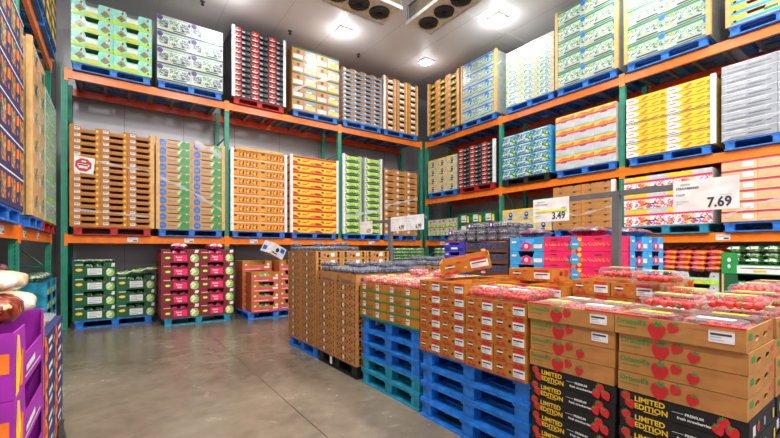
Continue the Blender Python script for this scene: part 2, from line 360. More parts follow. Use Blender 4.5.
# evaporator fan units
def fan_unit(a, b, along, label, n):
    (x0,y0),(x1,y1) = a,b; cx, cy = (x0+x1)/2,(y0+y1)/2; zb = 6.02; r = empty('cooling_unit',(cx,cy,zb)); hx, hy = (x1-x0)/2,(y1-y0)/2
    ux = along == 'x'
    mb = MB(); mb.box((-hx,-hy,0),(hx,hy,.03),'cream')
    mb.build('fan_panel', r)
    if ux:
        walls = [((-hx,-hy,.03),(-hx+.03,hy,.36)),((hx-.03,-hy,.03),(hx,hy,.36))]; coils = [((-hx+.03,-hy+.03,.05),(hx-.03,-hy+.06,.34)),((-hx+.03,hy-.06,.05),(hx-.03,hy-.03,.34))]
    else:
        walls = [((-hx,-hy,.03),(hx,-hy+.03,.36)),((-hx,hy-.03,.03),(hx,hy,.36))]; coils = [((-hx+.03,-hy+.03,.05),(-hx+.06,hy-.03,.34)),((hx-.06,-hy+.03,.05),(hx-.03,hy-.03,.34))]
    for p,q in walls: mb = MB(); mb.box(p,q,'silver'); mb.build('end_panel', r)
    for p,q in coils:
        mb = MB(); mb.box(p,q,'olive'); L_ = hx if ux else hy
        k = int(L_*2/.025)
        for i in range(k):
            s = -L_+.05+i*.025
            if s > L_-.04: break
            if ux: yy = p[1]-.006 if p[1] < 0 else q[1]; mb.box((s,yy,.05),(s+.003,yy+.006,.34),'silver')
            else: xx = p[0]-.006 if p[0] < 0 else q[0]; mb.box((xx,s,.05),(xx+.006,s+.003,.34),'silver')
        mb.build('coil', r)
    mb = MB(); mb.box((-hx,-hy,.36),(hx,hy,.38),'silver'); mb.build('top_panel', r)
    for s in (-1,1):
        mb = MB()
        if ux: mb.box((-hx-.01,s*hy-.02,-.02),(hx+.01,s*hy+.02,.05),'paper')
        else: mb.box((s*hx-.02,-hy-.01,-.02),(s*hx+.02,hy+.01,.05),'paper')
        mb.build('drip_rail', r)
    for sx in (-1,1):
        for sy in (-1,1): mb = MB(); mb.cyl((sx*(hx-.06),sy*(hy-.06),.38),(sx*(hx-.06),sy*(hy-.06),ZC-zb),.008,'steel',6); mb.build('hanger_rod', r)
    for i in range(n):
        off = (hx if ux else hy)-.3-i*.45; c = Vector((off if ux else 0, 0 if ux else off, 0))
        f = MB(); f.cyl(c+Vector((0,0,-.03)), c+Vector((0,0,-.001)), .185,'char',24,.2); fo = f.build('fan', r, 'round black fan with wire guard')
        g = MB()
        for q in range(1,5):
            R_ = .045*q
            for k in range(20): a0, a1 = 2*PI*k/20, 2*PI*(k+1)/20; g.cyl(c+Vector((R_*math.cos(a0),R_*math.sin(a0),-.045)), c+Vector((R_*math.cos(a1),R_*math.sin(a1),-.045)), .003,'dgrey',4,None,False)
        for k in range(5): a0 = 2*PI*k/5; g.cyl(c+Vector((0,0,-.045)), c+Vector((.2*math.cos(a0),.2*math.sin(a0),-.03)), .006,'black',4)
        g.cyl(c+Vector((0,0,-.055)), c+Vector((0,0,-.03)), .05,'black',12); g.build('guard', fo)
    return tag(r, label, 'cooling unit')
fan_unit((.9,5.87),(4.45,6.5),'x','long ceiling cooling unit with black fans, the left of the two',7)
fan_unit((4.83,2.4),(5.46,6.2),'y','long ceiling cooling unit with black fans, the right of the two',7)

# ------------------------------------------------------------------ pallet racks
def make_post(hgt, W=.095, D=.08):
    """folded steel post: front with two rows of real slots, sides, open back"""
    mb = MB(); xs = [-W/2,-W/2+.018,-W/2+.032,W/2-.032,W/2-.018,W/2]; z = 0
    def strip(z0, z1, hole):
        for i in range(5):
            if hole and i in (1,3): continue
            mb.add([(xs[i],0,z0),(xs[i+1],0,z0),(xs[i+1],0,z1),(xs[i],0,z1)],[(0,1,2,3)],'postgreen')
    while z < hgt-.05: strip(z,z+.03,False); strip(z+.03,z+.05,True); z += .05
    strip(z,hgt,False)
    for s in (-1,1):
        ys = [0,.02,.036,D]; z = 0
        def st2(z0,z1,hole):
            for i in range(3):
                if hole and i == 1: continue
                mb.add([(s*W/2,ys[i],z0),(s*W/2,ys[i+1],z0),(s*W/2,ys[i+1],z1),(s*W/2,ys[i],z1)],[(0,1,2,3)],'postgreen')
        while z < hgt-.05: st2(z,z+.03,False); st2(z+.03,z+.05,True); z += .05
        st2(z,hgt,False)
    mb.add([(-W/2+.002,D,0),(W/2-.002,D,0),(W/2-.002,D,hgt),(-W/2+.002,D,hgt)],[(0,1,2,3)],'postgreen')
    mb.box((-W/2-.02,-.02,0),(W/2+.02,D+.02,.008),'postgreen'); return mb
UP = {}
def make_upright(hgt):
    r = empty('rack_upright'); f = make_post(hgt).build('post', r)
    b = f.copy(); C.objects.link(b); b.location = (0,1.06,0); b.rotation_euler = (0,0,PI); b.parent = r
    mb = MB(); z = .2; k = 0
    while z < hgt-.1:
        mb.cyl((0,.08,z),(0,.98,z),.018,'postgreen',6)
        if z+.95 < hgt: mb.cyl((0,.08,z if k%2 else z+.9),(0,.98,z+.9 if k%2 else z),.016,'postgreen',6)
        z += .95; k += 1
    mb.build('brace', r); return r
UPR = Proto(make_upright(4.80))
def upright(x,y,rot,where):
    o = UPR.get(); o.location = (x,y,0); o.rotation_euler = (0,0,rot); tag(o, 'green perforated steel rack upright '+where, 'rack upright', 'green rack uprights')
BEAM = {}
def make_beam(L, col):
    mb = MB(); h = L/2-.05
    mb.box((-h,0,-.15),(h,.05,0),col); o = mb.build('rack_beam')
    for s in (-1,1):
        c = MB(); c.box((s*(h)-.004-(.045 if s<0 else -.004),-.012,-.2),(s*h+.004+(.045 if s>0 else -.004),-.001,.03),col)
        c.box((s*h-(0 if s>0 else .03),-.001,-.19),(s*h+(.03 if s>0 else 0),-.0005,.02),col); c.build('end_connector', o)
    return o
def make_deck(L):
    r = MB(); n = 7
    for i in range(n): x = -L/2+.2+i*(L-.4)/(n-1); r.box((x-.025,.055,-.045),(x+.025,.99,-.006),'steel')
    for i in range(n): x = -L/2+.2+i*(L-.4)/(n-1); r.box((x-.02,.003,.0005),(x+.02,.057,.0035),'steel'); r.box((x-.02,1.0,.0005),(x+.02,1.057,.0035),'steel'); r.box((x-.02,.98,-.045),(x+.02,1.01,.0035),'steel')
    for y in [.12+.1*i for i in range(9)]: r.box((-L/2+.08,y-.003,-.0055),(L/2-.08,y+.003,-.0015),'steel')
    o = r.build('rack_deck'); return o
DK = {}
def bay(face, a, b, fp, zs, where, back=True):
    rot, o, loc = frame(face, a, b, fp); L = abs(b-a)
    for z, lv in zs:
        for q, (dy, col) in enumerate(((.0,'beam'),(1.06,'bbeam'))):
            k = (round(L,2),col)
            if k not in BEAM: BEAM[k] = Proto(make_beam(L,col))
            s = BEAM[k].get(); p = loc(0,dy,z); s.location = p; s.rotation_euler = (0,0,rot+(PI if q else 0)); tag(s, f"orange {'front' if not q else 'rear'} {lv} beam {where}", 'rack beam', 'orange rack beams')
        if round(L,2) not in DK: DK[round(L,2)] = Proto(make_deck(L))
        s = DK[round(L,2)].get(); s.location = loc(0,0,z); s.rotation_euler = (0,0,rot); tag(s, f"grey wire and bar deck on {lv} beams {where}", 'rack deck', 'decks on the rack beams')
ZB1, ZB2, ZB3 = 1.73, 3.0, 4.755
bx = [-.74, 2.06, 4.90, 7.74]
for x, w in zip(bx, ('at the left end of the back rack','right of the green-dotted kraft boxes','left of the lime-green fruit boxes','at the right end of the back rack')): upright(x,9.2,0,w)
for i,w in enumerate(('in the left bay of the back rack','in the middle bay of the back rack','in the right bay of the back rack')): bay('B',bx[i],bx[i+1],9.2,((ZB1,'lower'),(ZB3,'upper')),w)
ry = [9.14, 6.29, 3.45, .6]
for y, w in zip(ry, ('at the far end of the right rack','right of the black-and-red trays','left of the yellow fruit boxes','beyond the right edge of the picture')): upright(7.86,y,-PI/2,w)
for i,w in enumerate(('in the far bay of the right rack','in the middle bay of the right rack','in the near bay of the right rack')): bay('R',ry[i],ry[i+1],7.86,((ZB1,'lower'),(ZB2,'middle'),(ZB3,'upper')),w)
ly = [9.02, 6.16, 3.3]
for y, w in zip(ly, ('at the far end of the left rack','behind the navy mandarin boxes','beyond the left edge of the picture')): upright(-.9,y,PI/2,w)
for i,w in enumerate(('in the far bay of the left rack','in the near bay of the left rack')): bay('L',ly[i+1],ly[i],-.9,((ZB1,'lower'),(ZB3,'upper')),w)
def make_card():
    mb = MB(); mb.box((-.09,-.003,-.045),(.09,0,.045),'paper'); art(mb, CV((-.09,-.003,-.045),(1,0,0),(0,0,1),.18,.09), [('r',.1,.6,.6,.7,'grey'),('r',.1,.35,.4,.42,'grey'),('r',.55,.15,.9,.4,'txt')])
    return mb.build('price_card')
CD = Proto(make_card())
for face, s_, w in (('B',.3,'under the brown trays with the stop notice'),('B',1.3,'under the blue-dotted kraft boxes'),('B',2.65,'under the orange-striped boxes'),('B',5.9,'under the lime-green fruit boxes'),
    ('R',1.95,'under the purple-brown boxes'),('R',8.4,'at the far end of the right rack'),('L',4.9,'nearest on the left rack'),('L',5.3,'second on the left rack'),('L',6.5,'third on the left rack'),('L',7.5,'farthest on the left rack')):
    rot, o_, loc = frame(face, s_-.1, s_+.1, {'B':9.2,'R':7.86,'L':-.9}[face]); c = CD.get(); c.location = loc(0,-.002,ZB1-.075); c.rotation_euler = (0,0,rot); tag(c, 'small white price card '+w, 'price card', 'price cards on the beams')

# ------------------------------------------------------------------ carton designs
def T(name, base, **k): return lambda W, D, H: carton(name, W, D, H, base, **k)
DOT = lambda xs, y, r, c: [('e',x,y,r,r,c) for x in xs]
brown_tray = T('fruit_tray','okraft',dip=(.36,.8,.42),parts=[('sticker','white printed sticker',STK,(.1,.35,.3,.8))],front=[('e',.9,.5,.16,.2,'yellow'),('r',.34,.1,.84,.16,'dkraft')],sholes=[(.5,.6,.03,.02)],wrap=False)
dot_box = T('produce_box','mkraft',dip=(.3,.62,.12),top=True,front=[('e',.15,.5,.42,.42,'dotblue'),('r',.09,.46,.21,.54,'sky'),('p',[(.6,.06),(.93,.06),(.93,.95),(.68,.95),(.56,.5)],'m_veg'),('p',[(.6,.06),(.93,.06),(.93,.8),(.7,.85)],'midgreen'),('r',.3,.4,.55,.5,'dkraft')],wrap=True)
orange_box = T('fruit_box','oran',top=True,front=[('r',0,.93,1,1,'paper'),('r',.04,.62,.18,.85,'dkgreen'),('r',.04,.1,.96,.15,'brown'),('r',.2,.76,.9,.8,'brown')]+[('p',[(x,.25),(x+.05,.25),(x+.07,.7),(x+.02,.7)],'brown') for x in (.25,.37,.49,.61,.73,.85)]+DOT((.31,.55,.79),.45,.12,'yellow'),side=[('r',0,0,1,.1,'paper')])
redyel_box = T('fruit_box','yellow',dip=(.35,.65,.1),front=[('r',0,.72,1,.96,'red'),('p',[(0,0),(.35,0),(.2,.3),(0,.35)],'red'),('p',[(1,0),(.7,0),(.85,.3),(1,.3)],'orange'),('e',.32,.45,.22,.15,'green'),('e',.7,.5,.14,.14,'orange'),('r',.45,.3,.65,.42,'red')],fholes=[(.5,.83,.05,.012)],side=[('r',0,.7,1,.95,'red')],top=True)
lime_box = T('fruit_box','white',dip=(.2,.8,.2),front=[('r',.04,.1,.96,.82,'m_apple'),('p',[(.1,.15),(.5,.35),(.9,.15),(.9,.05),(.1,.05)],'dkgreen'),('p',[(.3,.7),(.6,.75),(.65,.45),(.35,.4)],'lime')])
kraft_tray = T('fruit_tray','kraft',dip=(.3,.75,.2),front=[('r',.08,.3,.26,.7,'paper'),('r',.4,.25,.66,.4,'dkraft'),('e',.86,.5,.15,.15,'orange')],wrap=True)
avo_box = T('produce_box','mint',dip=(.34,.62,.3),wrap=True,front=[('p',[(0,0),(1,0),(1,.3),(.75,.16),(.5,.34),(.25,.2),(0,.32)],'lime'),('p',[(.08,.45),(.2,.7),(.33,.45),(.2,.22)],'olive'),('p',[(.68,.42),(.8,.68),(.93,.42),(.8,.2)],'olive'),('e',.2,.45,.06,.06,'brown'),('p',[(.2,.74),(.24,.72),(.27,.9),(.22,.93)],'red'),('p',[(.86,.74),(.9,.72),(.93,.9),(.88,.93)],'red'),('r',.34,.36,.62,.6,'cream'),('e',.9,.2,.06,.08,'purple'),('r',.35,.12,.62,.2,'yellow')])
slaw_box = T('vegetable_box','white',wrap=True,top=True,front=[('r',.05,.28,.32,.8,'m_photo'),('r',.35,.28,.64,.82,'m_photo'),('r',.67,.28,.96,.8,'m_photo'),('e',.08,.85,.16,.16,'purple'),('e',.94,.8,.08,.08,'purple'),('r',0,.03,1,.12,'dkgreen'),('e',.35,.27,.07,.07,'yellow'),('r',.45,.17,.85,.24,'txt'),('e',.25,.36,.1,.07,'purple'),('e',.75,.36,.1,.07,'purple'),('r',.0,.9,1,.93,'green')])
blackred = T('fruit_tray','char',dip=(.5,.9,.25),front=[('p',[(0,.95),(.4,.95),(.5,.45),(.2,.35),(0,.6)],'red'),('p',[(.02,.3),(.3,.2),(.42,.4),(.1,.45)],'paper'),('e',.22,.7,.16,.12,'peach'),('r',.5,.15,.66,.45,'grey'),('r',.8,.2,.95,.5,'dgrey')],side=[('r',0,.1,1,.16,'dgrey')])
mand_box = T('fruit_box','kraft',wrap=True,top=True,front=[('r',.0,.86,1,1,'dkgreen'),('r',.05,.1,.42,.4,'paper'),('e',.24,.62,.14,.14,'brown'),('r',.5,.12,.97,.8,'grey'),('r',.5,.46,.97,.82,'silver'),('r',.58,.2,.9,.45,'yellow'),('r',.58,.52,.8,.62,'paper')])
blue_tray = T('fruit_tray','kraft',dip=(.3,.7,.35),front=[('r',.0,.12,1,.38,'sky'),('r',.15,.4,.3,.7,'paper'),('r',.72,.42,.85,.6,'txt'),('r',.3,.05,.7,.1,'navy')],side=[('r',0,.12,1,.38,'sky')])
label_tray = T('fruit_tray','kraft',dip=(.35,.72,.35),front=[('r',.36,.1,.7,.55,'paper'),('r',.0,.0,.1,1,'dkraft'),('r',.9,0,1,1,'wood'),('r',.0,.9,.3,.96,'green'),('e',.2,.5,.12,.12,'orange'),('r',.4,.15,.66,.25,'char')],side=[('r',0,.8,1,.9,'green')])
green_tray = T('fruit_tray','kraft',dip=(.3,.75,.35),front=[('r',.3,.3,.72,.62,'char'),('e',.5,.3,.34,.16,'lime'),('r',.0,.02,1,.1,'dkraft'),('e',.12,.6,.1,.1,'paper')])
salad_box = T('salad_box','saladw',wrap=True,top=True,front=[('r',.02,.34,.31,.82,'m_photo2'),('r',.33,.34,.65,.84,'m_photo2'),('r',.67,.34,.98,.82,'m_photo2'),('p',[(0,.86),(1,.9),(1,1),(0,.97)],'green'),('r',.3,.14,.85,.22,'txt'),('e',.08,.32,.07,.07,'yellow'),('e',.55,.34,.06,.06,'yellow'),('e',.94,.84,.16,.14,'blue'),('p',[(0,.02),(1,.05),(1,.1),(0,.06)],'dkgreen')])
blue_salad = T('salad_box','saladw',wrap=True,top=True,front=[('r',.04,.38,.3,.78,'m_photo2'),('r',.36,.38,.64,.8,'m_aqua'),('r',.7,.38,.96,.78,'m_photo2'),('r',0,.84,1,.95,'blue'),('p',[(0,.1),(1,.2),(1,.26),(0,.16)],'green'),('e',.5,.84,.16,.14,'blue')])
tile_box = T('salad_box','smallw',wrap=True,top=True,front=[('r',.03,.25,.84,.9,'m_photo2'),('r',.1,.42,.5,.5,'paper'),('e',.8,.6,.13,.13,'yellow'),('r',.0,.05,.2,.25,'lime'),('r',.86,.05,1,.5,'wood'),('r',.3,.12,.8,.2,'sky')])
ybt_tray = T('fruit_tray','lkraft',dip=(.4,.7,.3),front=[('r',.0,.1,1,.4,'sky'),('r',.05,.5,.35,.9,'yellow'),('e',.15,.4,.14,.14,'black'),('r',.7,.5,.95,.75,'green')])
lemon_box = T('fruit_box','white',top=True,front=[('r',0,.84,1,1,'yellow'),('r',.04,.5,.34,.8,'yellow'),('e',.56,.5,.2,.24,'navy'),('e',.56,.55,.1,.06,'paper'),('r',.72,.1,.96,.4,'yellow'),('p',[(.4,.1),(.62,.08),(.66,.2),(.42,.22)],'navy'),('e',.16,.3,.1,.1,'lime')],wrap=True)
blueph_box = T('salad_box','sky',wrap=True,top=True,front=[('r',.02,.06,.98,.86,'m_aqua'),('e',.78,.4,.2,.17,'green'),('e',.8,.42,.1,.08,'lemon'),('r',.0,.0,1,.05,'navy'),('r',.1,.88,.8,.94,'paper'),('p',[(.1,.3),(.5,.36),(.5,.44),(.1,.38)],'paper')])
wred_box = T('fruit_box','white',dip=(.42,.58,.06),ears=0,top=True,wrap=True,front=[('r',0,.68,1,.97,'yellow'),('p',[(.1,.7),(.4,.92),(.75,.8),(1,.95),(1,.7)],'orange'),('r',0,.56,1,.67,'hotpink'),('r',.3,.5,.6,.55,'char'),('p',[(0,.05),(.5,.1),(1,.04),(1,0),(0,0)],'grey')])
yel_box = T('fruit_box','yellow',top=True,front=[('p',[(0,.05),(.28,.05),(.34,.5),(.12,.95),(0,.95)],'paper'),('p',[(.04,.4),(.2,.46),(.21,.62),(.05,.56)],'salmon'),('p',[(.36,.3),(.5,.75),(.58,.65),(.44,.2)],'orange'),('p',[(.62,.35),(.8,.62),(.84,.5),(.68,.25)],'orange'),('r',.86,.2,.96,.5,'orange'),('r',0,0,1,.05,'brown')])
silver_box = T('produce_box','silver',top=True,wrap=True,front=[('r',.05,.3,.45,.5,'grey'),('p',[(.0,.7),(.3,.95),(.5,.8),(.9,.95),(.8,.7),(.4,.62)],'grey'),('r',.5,.4,.9,.52,'dgrey'),('p',[(0,.9),(1,.95),(1,1),(0,.97)],'paper'),('r',.1,.12,.8,.18,'dgrey'),('r',.06,.6,.24,.8,'grey')])
wgr_box = T('fruit_box','white',top=True,front=[('r',0,0,1,.36,'m_apple'),('e',.3,.65,.16,.14,'salmon'),('e',.7,.7,.2,.14,'salmon'),('r',.5,.4,.62,.56,'yellow'),('r',0,.92,1,1,'green')])
gyel_box = T('fruit_box','dkgreen',top=True,front=[('r',.3,.15,.72,.8,'paper'),('e',.18,.45,.18,.18,'green'),('r',.78,.1,.96,.7,'lemon'),('e',.64,.7,.06,.06,'red'),('r',.36,.3,.66,.4,'green')])
kwrap_box = T('produce_box','kraft',top=True,wrap=True,front=[('r',.02,.72,.1,.92,'orange'),('r',.2,.02,.34,.1,'txt'),('r',.7,.02,.84,.1,'txt')],fholes=[(.28,.9,.025,.01),(.75,.9,.025,.01)])
pinkyel = T('fruit_box','white',top=True,wrap=True,front=[('r',.0,.06,1,.6,'m_berryb'),('r',.0,.62,1,.74,'hotpink'),('r',.05,.74,.6,1,'yellow'),('e',.45,.42,.14,.12,'orange'),('r',.5,.3,.85,.36,'txt')])
purp_box = T('fruit_box','lkraft',top=True,wrap=True,front=[('r',.0,.88,1,1,'pink'),('r',.6,.3,.9,.78,'paper'),('r',.0,.0,1,.06,'maroon'),('e',.2,.5,.12,.12,'peach')])
navy_box = T('mandarin_box','navy',top=True,front=[('p',[(.08,.5),(.4,.55),(.38,.86),(.1,.8)],'orange'),('r',.5,.15,.95,.85,'m_mand'),('e',.2,.3,.08,.08,'orange'),('r',0,.95,1,1,'paper')],wrap=False)
tan_box = T('produce_box','lkraft',top=True,wrap=True,front=[('r',.5,.3,.9,.8,'m_veg'),('r',.1,.2,.36,.5,'paper')])
mintw_box = T('vegetable_box','mint',top=True,wrap=True,front=[('r',.1,.2,.9,.8,'m_photo2'),('r',0,0,1,.14,'lime'),('r',.1,.84,.5,.96,'paper')])
blkyel_box = T('fruit_box','char',top=True,front=[('r',.1,.2,.5,.8,'yellow'),('r',.6,.3,.9,.7,'wood'),('e',.3,.5,.1,.1,'orange')])

P1, P2, P3 = ZB1+.004, ZB3+.004, ZB2+.004
W_ = 'wood'
load('B',-.64,.64,P1,'rpallet',3,16,.116,brown_tray,'orange-brown fruit tray','load with stop notice',post=[(-1,'okraft','brown corner board left of the stop notice'),(1,'wood','tan corner board right of the orange-brown trays')])
load('B',.71,1.98,P1,'pblue',2,11,.168,dot_box,'kraft box with blue dot','lower back rack',post=[(-1,W_,'tan corner board left of the blue-dotted boxes'),(1,W_,'tan corner board right of the blue-dotted boxes')],side=-1)
load('B',2.14,3.40,P1,'pblue',2,9,.206,orange_box,'orange box with white edging','lower back rack',side=-1,post=[(-1,'paper','white corner board left of the orange boxes'),(1,'paper','white corner board right of the orange boxes')])
load('B',3.52,4.80,P1,'pblue',2,10,.190,redyel_box,'red and yellow fruit box','lower back rack',side=-1,post=[(-1,'paper','white corner board left of the red and yellow boxes'),(1,'paper','white corner board right of the red and yellow boxes')])
load('B',4.97,6.19,P1,'pblue',2,12,.177,lime_box,'lime-green fruit box','lower back rack',side=-1,gap=.1,post=[(-1,'paper','white corner board left of the lime-green boxes'),(1,'paper','white corner board right of the lime-green boxes')])
load('B',6.29,7.50,P1,'pblue',3,11,.174,kraft_tray,'kraft tray with white label','lower back rack, far right',side=-1)
load('B',-.64,.62,P2,'pblue',2,4,.292,avo_box,'mint and lime produce box','upper back rack',side=-1)
load('B',.71,1.96,P2,'pblue',2,4,.333,slaw_box,'white box with purple spot','upper back rack',side=-1)
load('B',2.17,3.37,P2,'rpallet',3,13,.122,blackred,'black and red fruit tray','upper back rack',side=-1,post=[(-1,'paper','white corner board left of the black and red trays, upper back rack'),(1,'paper','white corner board right of the black and red trays, upper back rack')])
load('B',3.55,4.84,P2,'pblue',2,5,.312,mand_box,'tan box with yellow patch','upper back rack',side=-1)
load('B',4.95,6.21,P2,'pblue',4,12,.119,blue_tray,'blue-striped kraft tray','upper back rack',side=-1)
load('B',6.28,7.53,P2,'pblue',3,9,.169,label_tray,'white-labelled brown tray','upper back rack, far right',side=-1,post=[(-1,'paper','white corner board left of the white-labelled brown trays')])
load('R',8.94,7.66,P2,'pblue',3,9,.173,green_tray,'brown tray with green fruit print','upper right rack',post=[(-1,W_,'tan corner board at the far end of the right rack'),(1,W_,'tan corner board right of the green-print trays')])
load('R',7.55,6.37,P2,'pblue',2,5,.315,blue_salad,'white box with blue bands','upper right rack',post=[(-1,W_,'tan corner board left of the blue-banded boxes'),(1,W_,'tan corner board right of the blue-banded boxes')])
load('R',6.06,4.80,P2,'pblue',3,9,.146,tile_box,'small white salad box','upper right rack')
load('R',4.75,3.50,P2,'pblue',2,5,.325,salad_box,'white and green salad box','behind taped load right of post-top',post=[(-1,W_,'tan corner board at the left of the taller salad boxes'),(1,W_,'tan corner board above the near rack post, left one')])
load('R',3.36,2.10,P2,'pblue',2,5,.325,salad_box,'white and green salad box','nearer load past the post',post=[(-1,W_,'tan corner board above the near rack post, right one'),(1,W_,'tan corner board right of the nearest salad boxes')])
load('R',1.88,.68,P2,'pblue',2,8,.15,ybt_tray,'yellow and blue tray','upper right rack, nearest load',post=[(-1,W_,'tan corner board left of the yellow and blue trays')])
load('R',8.94,7.74,P3,'pblue',3,4,.246,lemon_box,'white and yellow lemon box','middle right rack')
load('R',7.66,6.42,P3,'rpallet',3,10,.108,blackred,'black and red fruit tray','middle right rack',post=[(1,'paper','white corner board right of the black and red trays, middle right rack')])
load('R',6.17,4.88,P3,'bpallet',3,4,.263,blueph_box,'blue box with salad photo','middle right rack')
load('R',4.76,3.52,P3,'pblue',3,4,.285,wred_box,'white box with red stripe','middle right rack')
load('R',3.34,2.04,P3,'pblue',2,9,.122,yel_box,'bright yellow fruit box','middle right rack',post=[(1,'paper','white corner board right of the bright yellow boxes')])
load('R',1.95,.68,P3,'pblue',2,8,.146,silver_box,'silver-grey wrapped box','middle right rack')
load('R',8.94,7.74,P1,'pblue',3,2,.24,wgr_box,'white box with green fruit','lower right rack')
load('R',7.68,6.40,P1,'pblue',3,2,.28,gyel_box,'dark green box, white panel','lower right rack')
load('R',6.17,4.86,P1,'pblue',3,2,.268,lemon_box,'white and yellow lemon box','lower right rack')
load('R',4.82,3.56,P1,'pblue',2,7,.13,kwrap_box,'plain kraft box under wrap','lower right rack',post=[(1,'paper','white corner board right of the plain kraft boxes')])
load('R',3.38,2.06,P1,'teal',2,3,.30,pinkyel,'pink and yellow fruit box','lower right rack')
load('R',1.95,.68,P1,'pblue',3,6,.158,purp_box,'brown box with pink edge','lower right rack')
load('L',4.62,5.88,P1,'pblue',3,6,.345,navy_box,'navy mandarin box','lower left rack',side=1)
load('L',6.36,7.5,P1,'pblue',2,6,.36,tan_box,'tan wrapped produce box','lower left rack',side=-1,post=[(-1,W_,'tall tan corner board between navy and tan boxes')])
load('L',7.6,8.86,P1,'rpallet',2,6,.33,mintw_box,'mint wrapped vegetable box','lower left rack',side=-1)
load('L',6.4,7.55,P2,'pblue',2,5,.2,blkyel_box,'black and yellow fruit box','upper left rack, nearer load',side=-1)
load('L',7.62,8.88,P2,'pblue',2,5,.2,blkyel_box,'black and yellow fruit box','upper left rack, far load',side=-1)
# wooden lid on the orange boxes
mb = MB(); mb.box((-.56,.004,0),(.56,1.17,.05),'wood'); mb.box((-.56,-.012,-.02),(.56,.003,.05),'wood'); lid = mb.build('load_lid'); lid.location = (2.77,9.112,P1+.146+9*.206); tag(lid,'tan wooden lid on top of the orange white-edged boxes','lid')
# stop notice
mb = MB(); mb.box((-.16,-.003,-.15),(.16,0,.15),'paper'); cv = CV((-.16,-.003,-.15),(1,0,0),(0,0,1),.32,.30)
art(mb, cv, [('p',[(.5+.4*math.cos(PI/8+i*PI/4),.5+.42*math.sin(PI/8+i*PI/4)) for i in range(8)],'red'),('r',.24,.42,.76,.56,'paper'),('r',.3,.3,.7,.4,'paper'),('r',.27,.45,.72,.53,'black'),('r',.34,.33,.66,.36,'grey'),('r',.4,.68,.6,.76,'paper')])
st = mb.build('notice'); st.location = (-.46,9.1135,3.02); st.rotation_euler = (0,.09,0); tag(st,'white paper notice with red octagon, taped to the orange-brown trays','notice')
for k,(x,z,l) in enumerate(((-.35,2.95,'upper'),)): pass
# stretch-wrap ribbons
F = 9.1195
ribbon('wrap_strip',[(-.66,F,3.18),(.1,F,3.06),(.66,F,3.02)],.06,'clear twisted wrap strip across the orange-brown trays, upper')
ribbon('wrap_strip',[(-.66,F,2.2),(.66,F,2.1)],.05,'clear twisted wrap strip across the orange-brown trays, lower')
ribbon('wrap_strip',[(.71,F,2.95),(1.3,F,2.7),(1.98,F,2.3)],.09,'clear wrap strip slanting across the blue-dotted boxes')
ribbon('wrap_strip',[(1.4,F,3.72),(2.0,F,3.5)],.2,'shiny wrap patch on the top right of the blue-dotted boxes')
ribbon('wrap_strip',[(3.56,F,5.35),(4.2,F,5.75),(4.84,F,6.0)],.12,'shiny wrap strip slanting across the tan yellow-patch boxes')
ribbon('wrap_strip',[(5.0,F,2.35),(5.6,F,2.45),(6.2,F,2.6)],.12,'clear wrap strip across the lime-green boxes')
ribbon('wrap_strip',[(6.3,F,2.7),(6.9,F,2.85),(7.5,F,3.0)],.1,'clear wrap strip across the far right kraft trays')
G = 7.7795
ribbon('wrap_strip',[(G,4.8,2.35),(G,4.3,2.15),(G,3.56,2.3)],.05,'thin white wrap strip across the plain kraft boxes')
ribbon('wrap_strip',[(G,1.95,3.15),(G,1.6,3.3),(G,.7,3.7)],.04,'thin white wrap strip across the silver-grey boxes')
ribbon('wrap_strip',[(G,1.9,1.97),(G,1.6,2.12),(G,.75,2.3)],.07,'white wrap strip across the brown pink-edged boxes')
ribbon('wrap_strip',[(G,7.48,5.9),(G,6.9,6.0),(G,6.2,6.1)],.035,'thin wrap strip across the blue-banded boxes')
for z in (3.42,3.78): 
    mb = MB(); mb.box((-.65,-.003,0),(.65,0,.012),'dgrey'); s = mb.build('strap'); s.location = (G-.002,2.69,z); s.rotation_euler = (0,0,-PI/2); tag(s, f"thin grey strap around the bright yellow boxes, {'lower' if z<3.5 else 'upper'}",'strap','straps on the loads')

# ------------------------------------------------------------------ bags, clamshells and fruit
def pillow(name, L, W, H, mat, seed, crimp=True):
    rnd = random.Random(seed); mb = MB(); n, m = 12, 8; vs = []
    for j in range(m+1):
        v = -1+2*j/m
        for i in range(n+1):
            u = -1+2*i/n; e = max(0,(1-u**4))*max(0,(1-v**4)); k = noise.noise(Vector((u*2.2+seed, v*2.2, seed)))
            vs.append((u, v, e**.6, k))
    top = [(u*L/2*(1+.04*k), v*W/2*(1+.05*k), H*(.5+.5*e*(1-.5*abs(k)))) for u,v,e,k in vs]
    bot = [(u*L/2*(1+.04*k), v*W/2*(1+.05*k), H*(.5-.5*min(1,e*(1+.2*k)))) for u,v,e,k in vs]
    N_ = (n+1)*(m+1); fs = []
    for j in range(m):
        for i in range(n):
            a = j*(n+1)+i; fs.append((a,a+1,a+n+2,a+n+1)); fs.append((a+N_,a+n+1+N_,a+n+2+N_,a+1+N_))
    mb.add(top+bot, fs, mat)
    if crimp:
        for s in (-1,1): mb.box((s*L/2-.012,-W/2*.95,H/2-.003),(s*L/2+.012,W/2*.95,H/2+.003),mat)
    return mb.build(name, smooth=True)
BAGP = {}
def bag(kind, x, y, z, rz, label, group, L=.3, W=.2, H=.08, rx=0, ry=0, name='vegetable_bag', cat='bag'):
    v = random.randrange(3); k = (kind,L,W,H,v)
    if k not in BAGP: BAGP[k] = Proto(pillow(name, L, W, H, kind, v*3.7+L))
    o = BAGP[k].get(); o.location = (x,y,z); o.rotation_euler = (rx,ry,rz); return tag(o, label, cat, group)
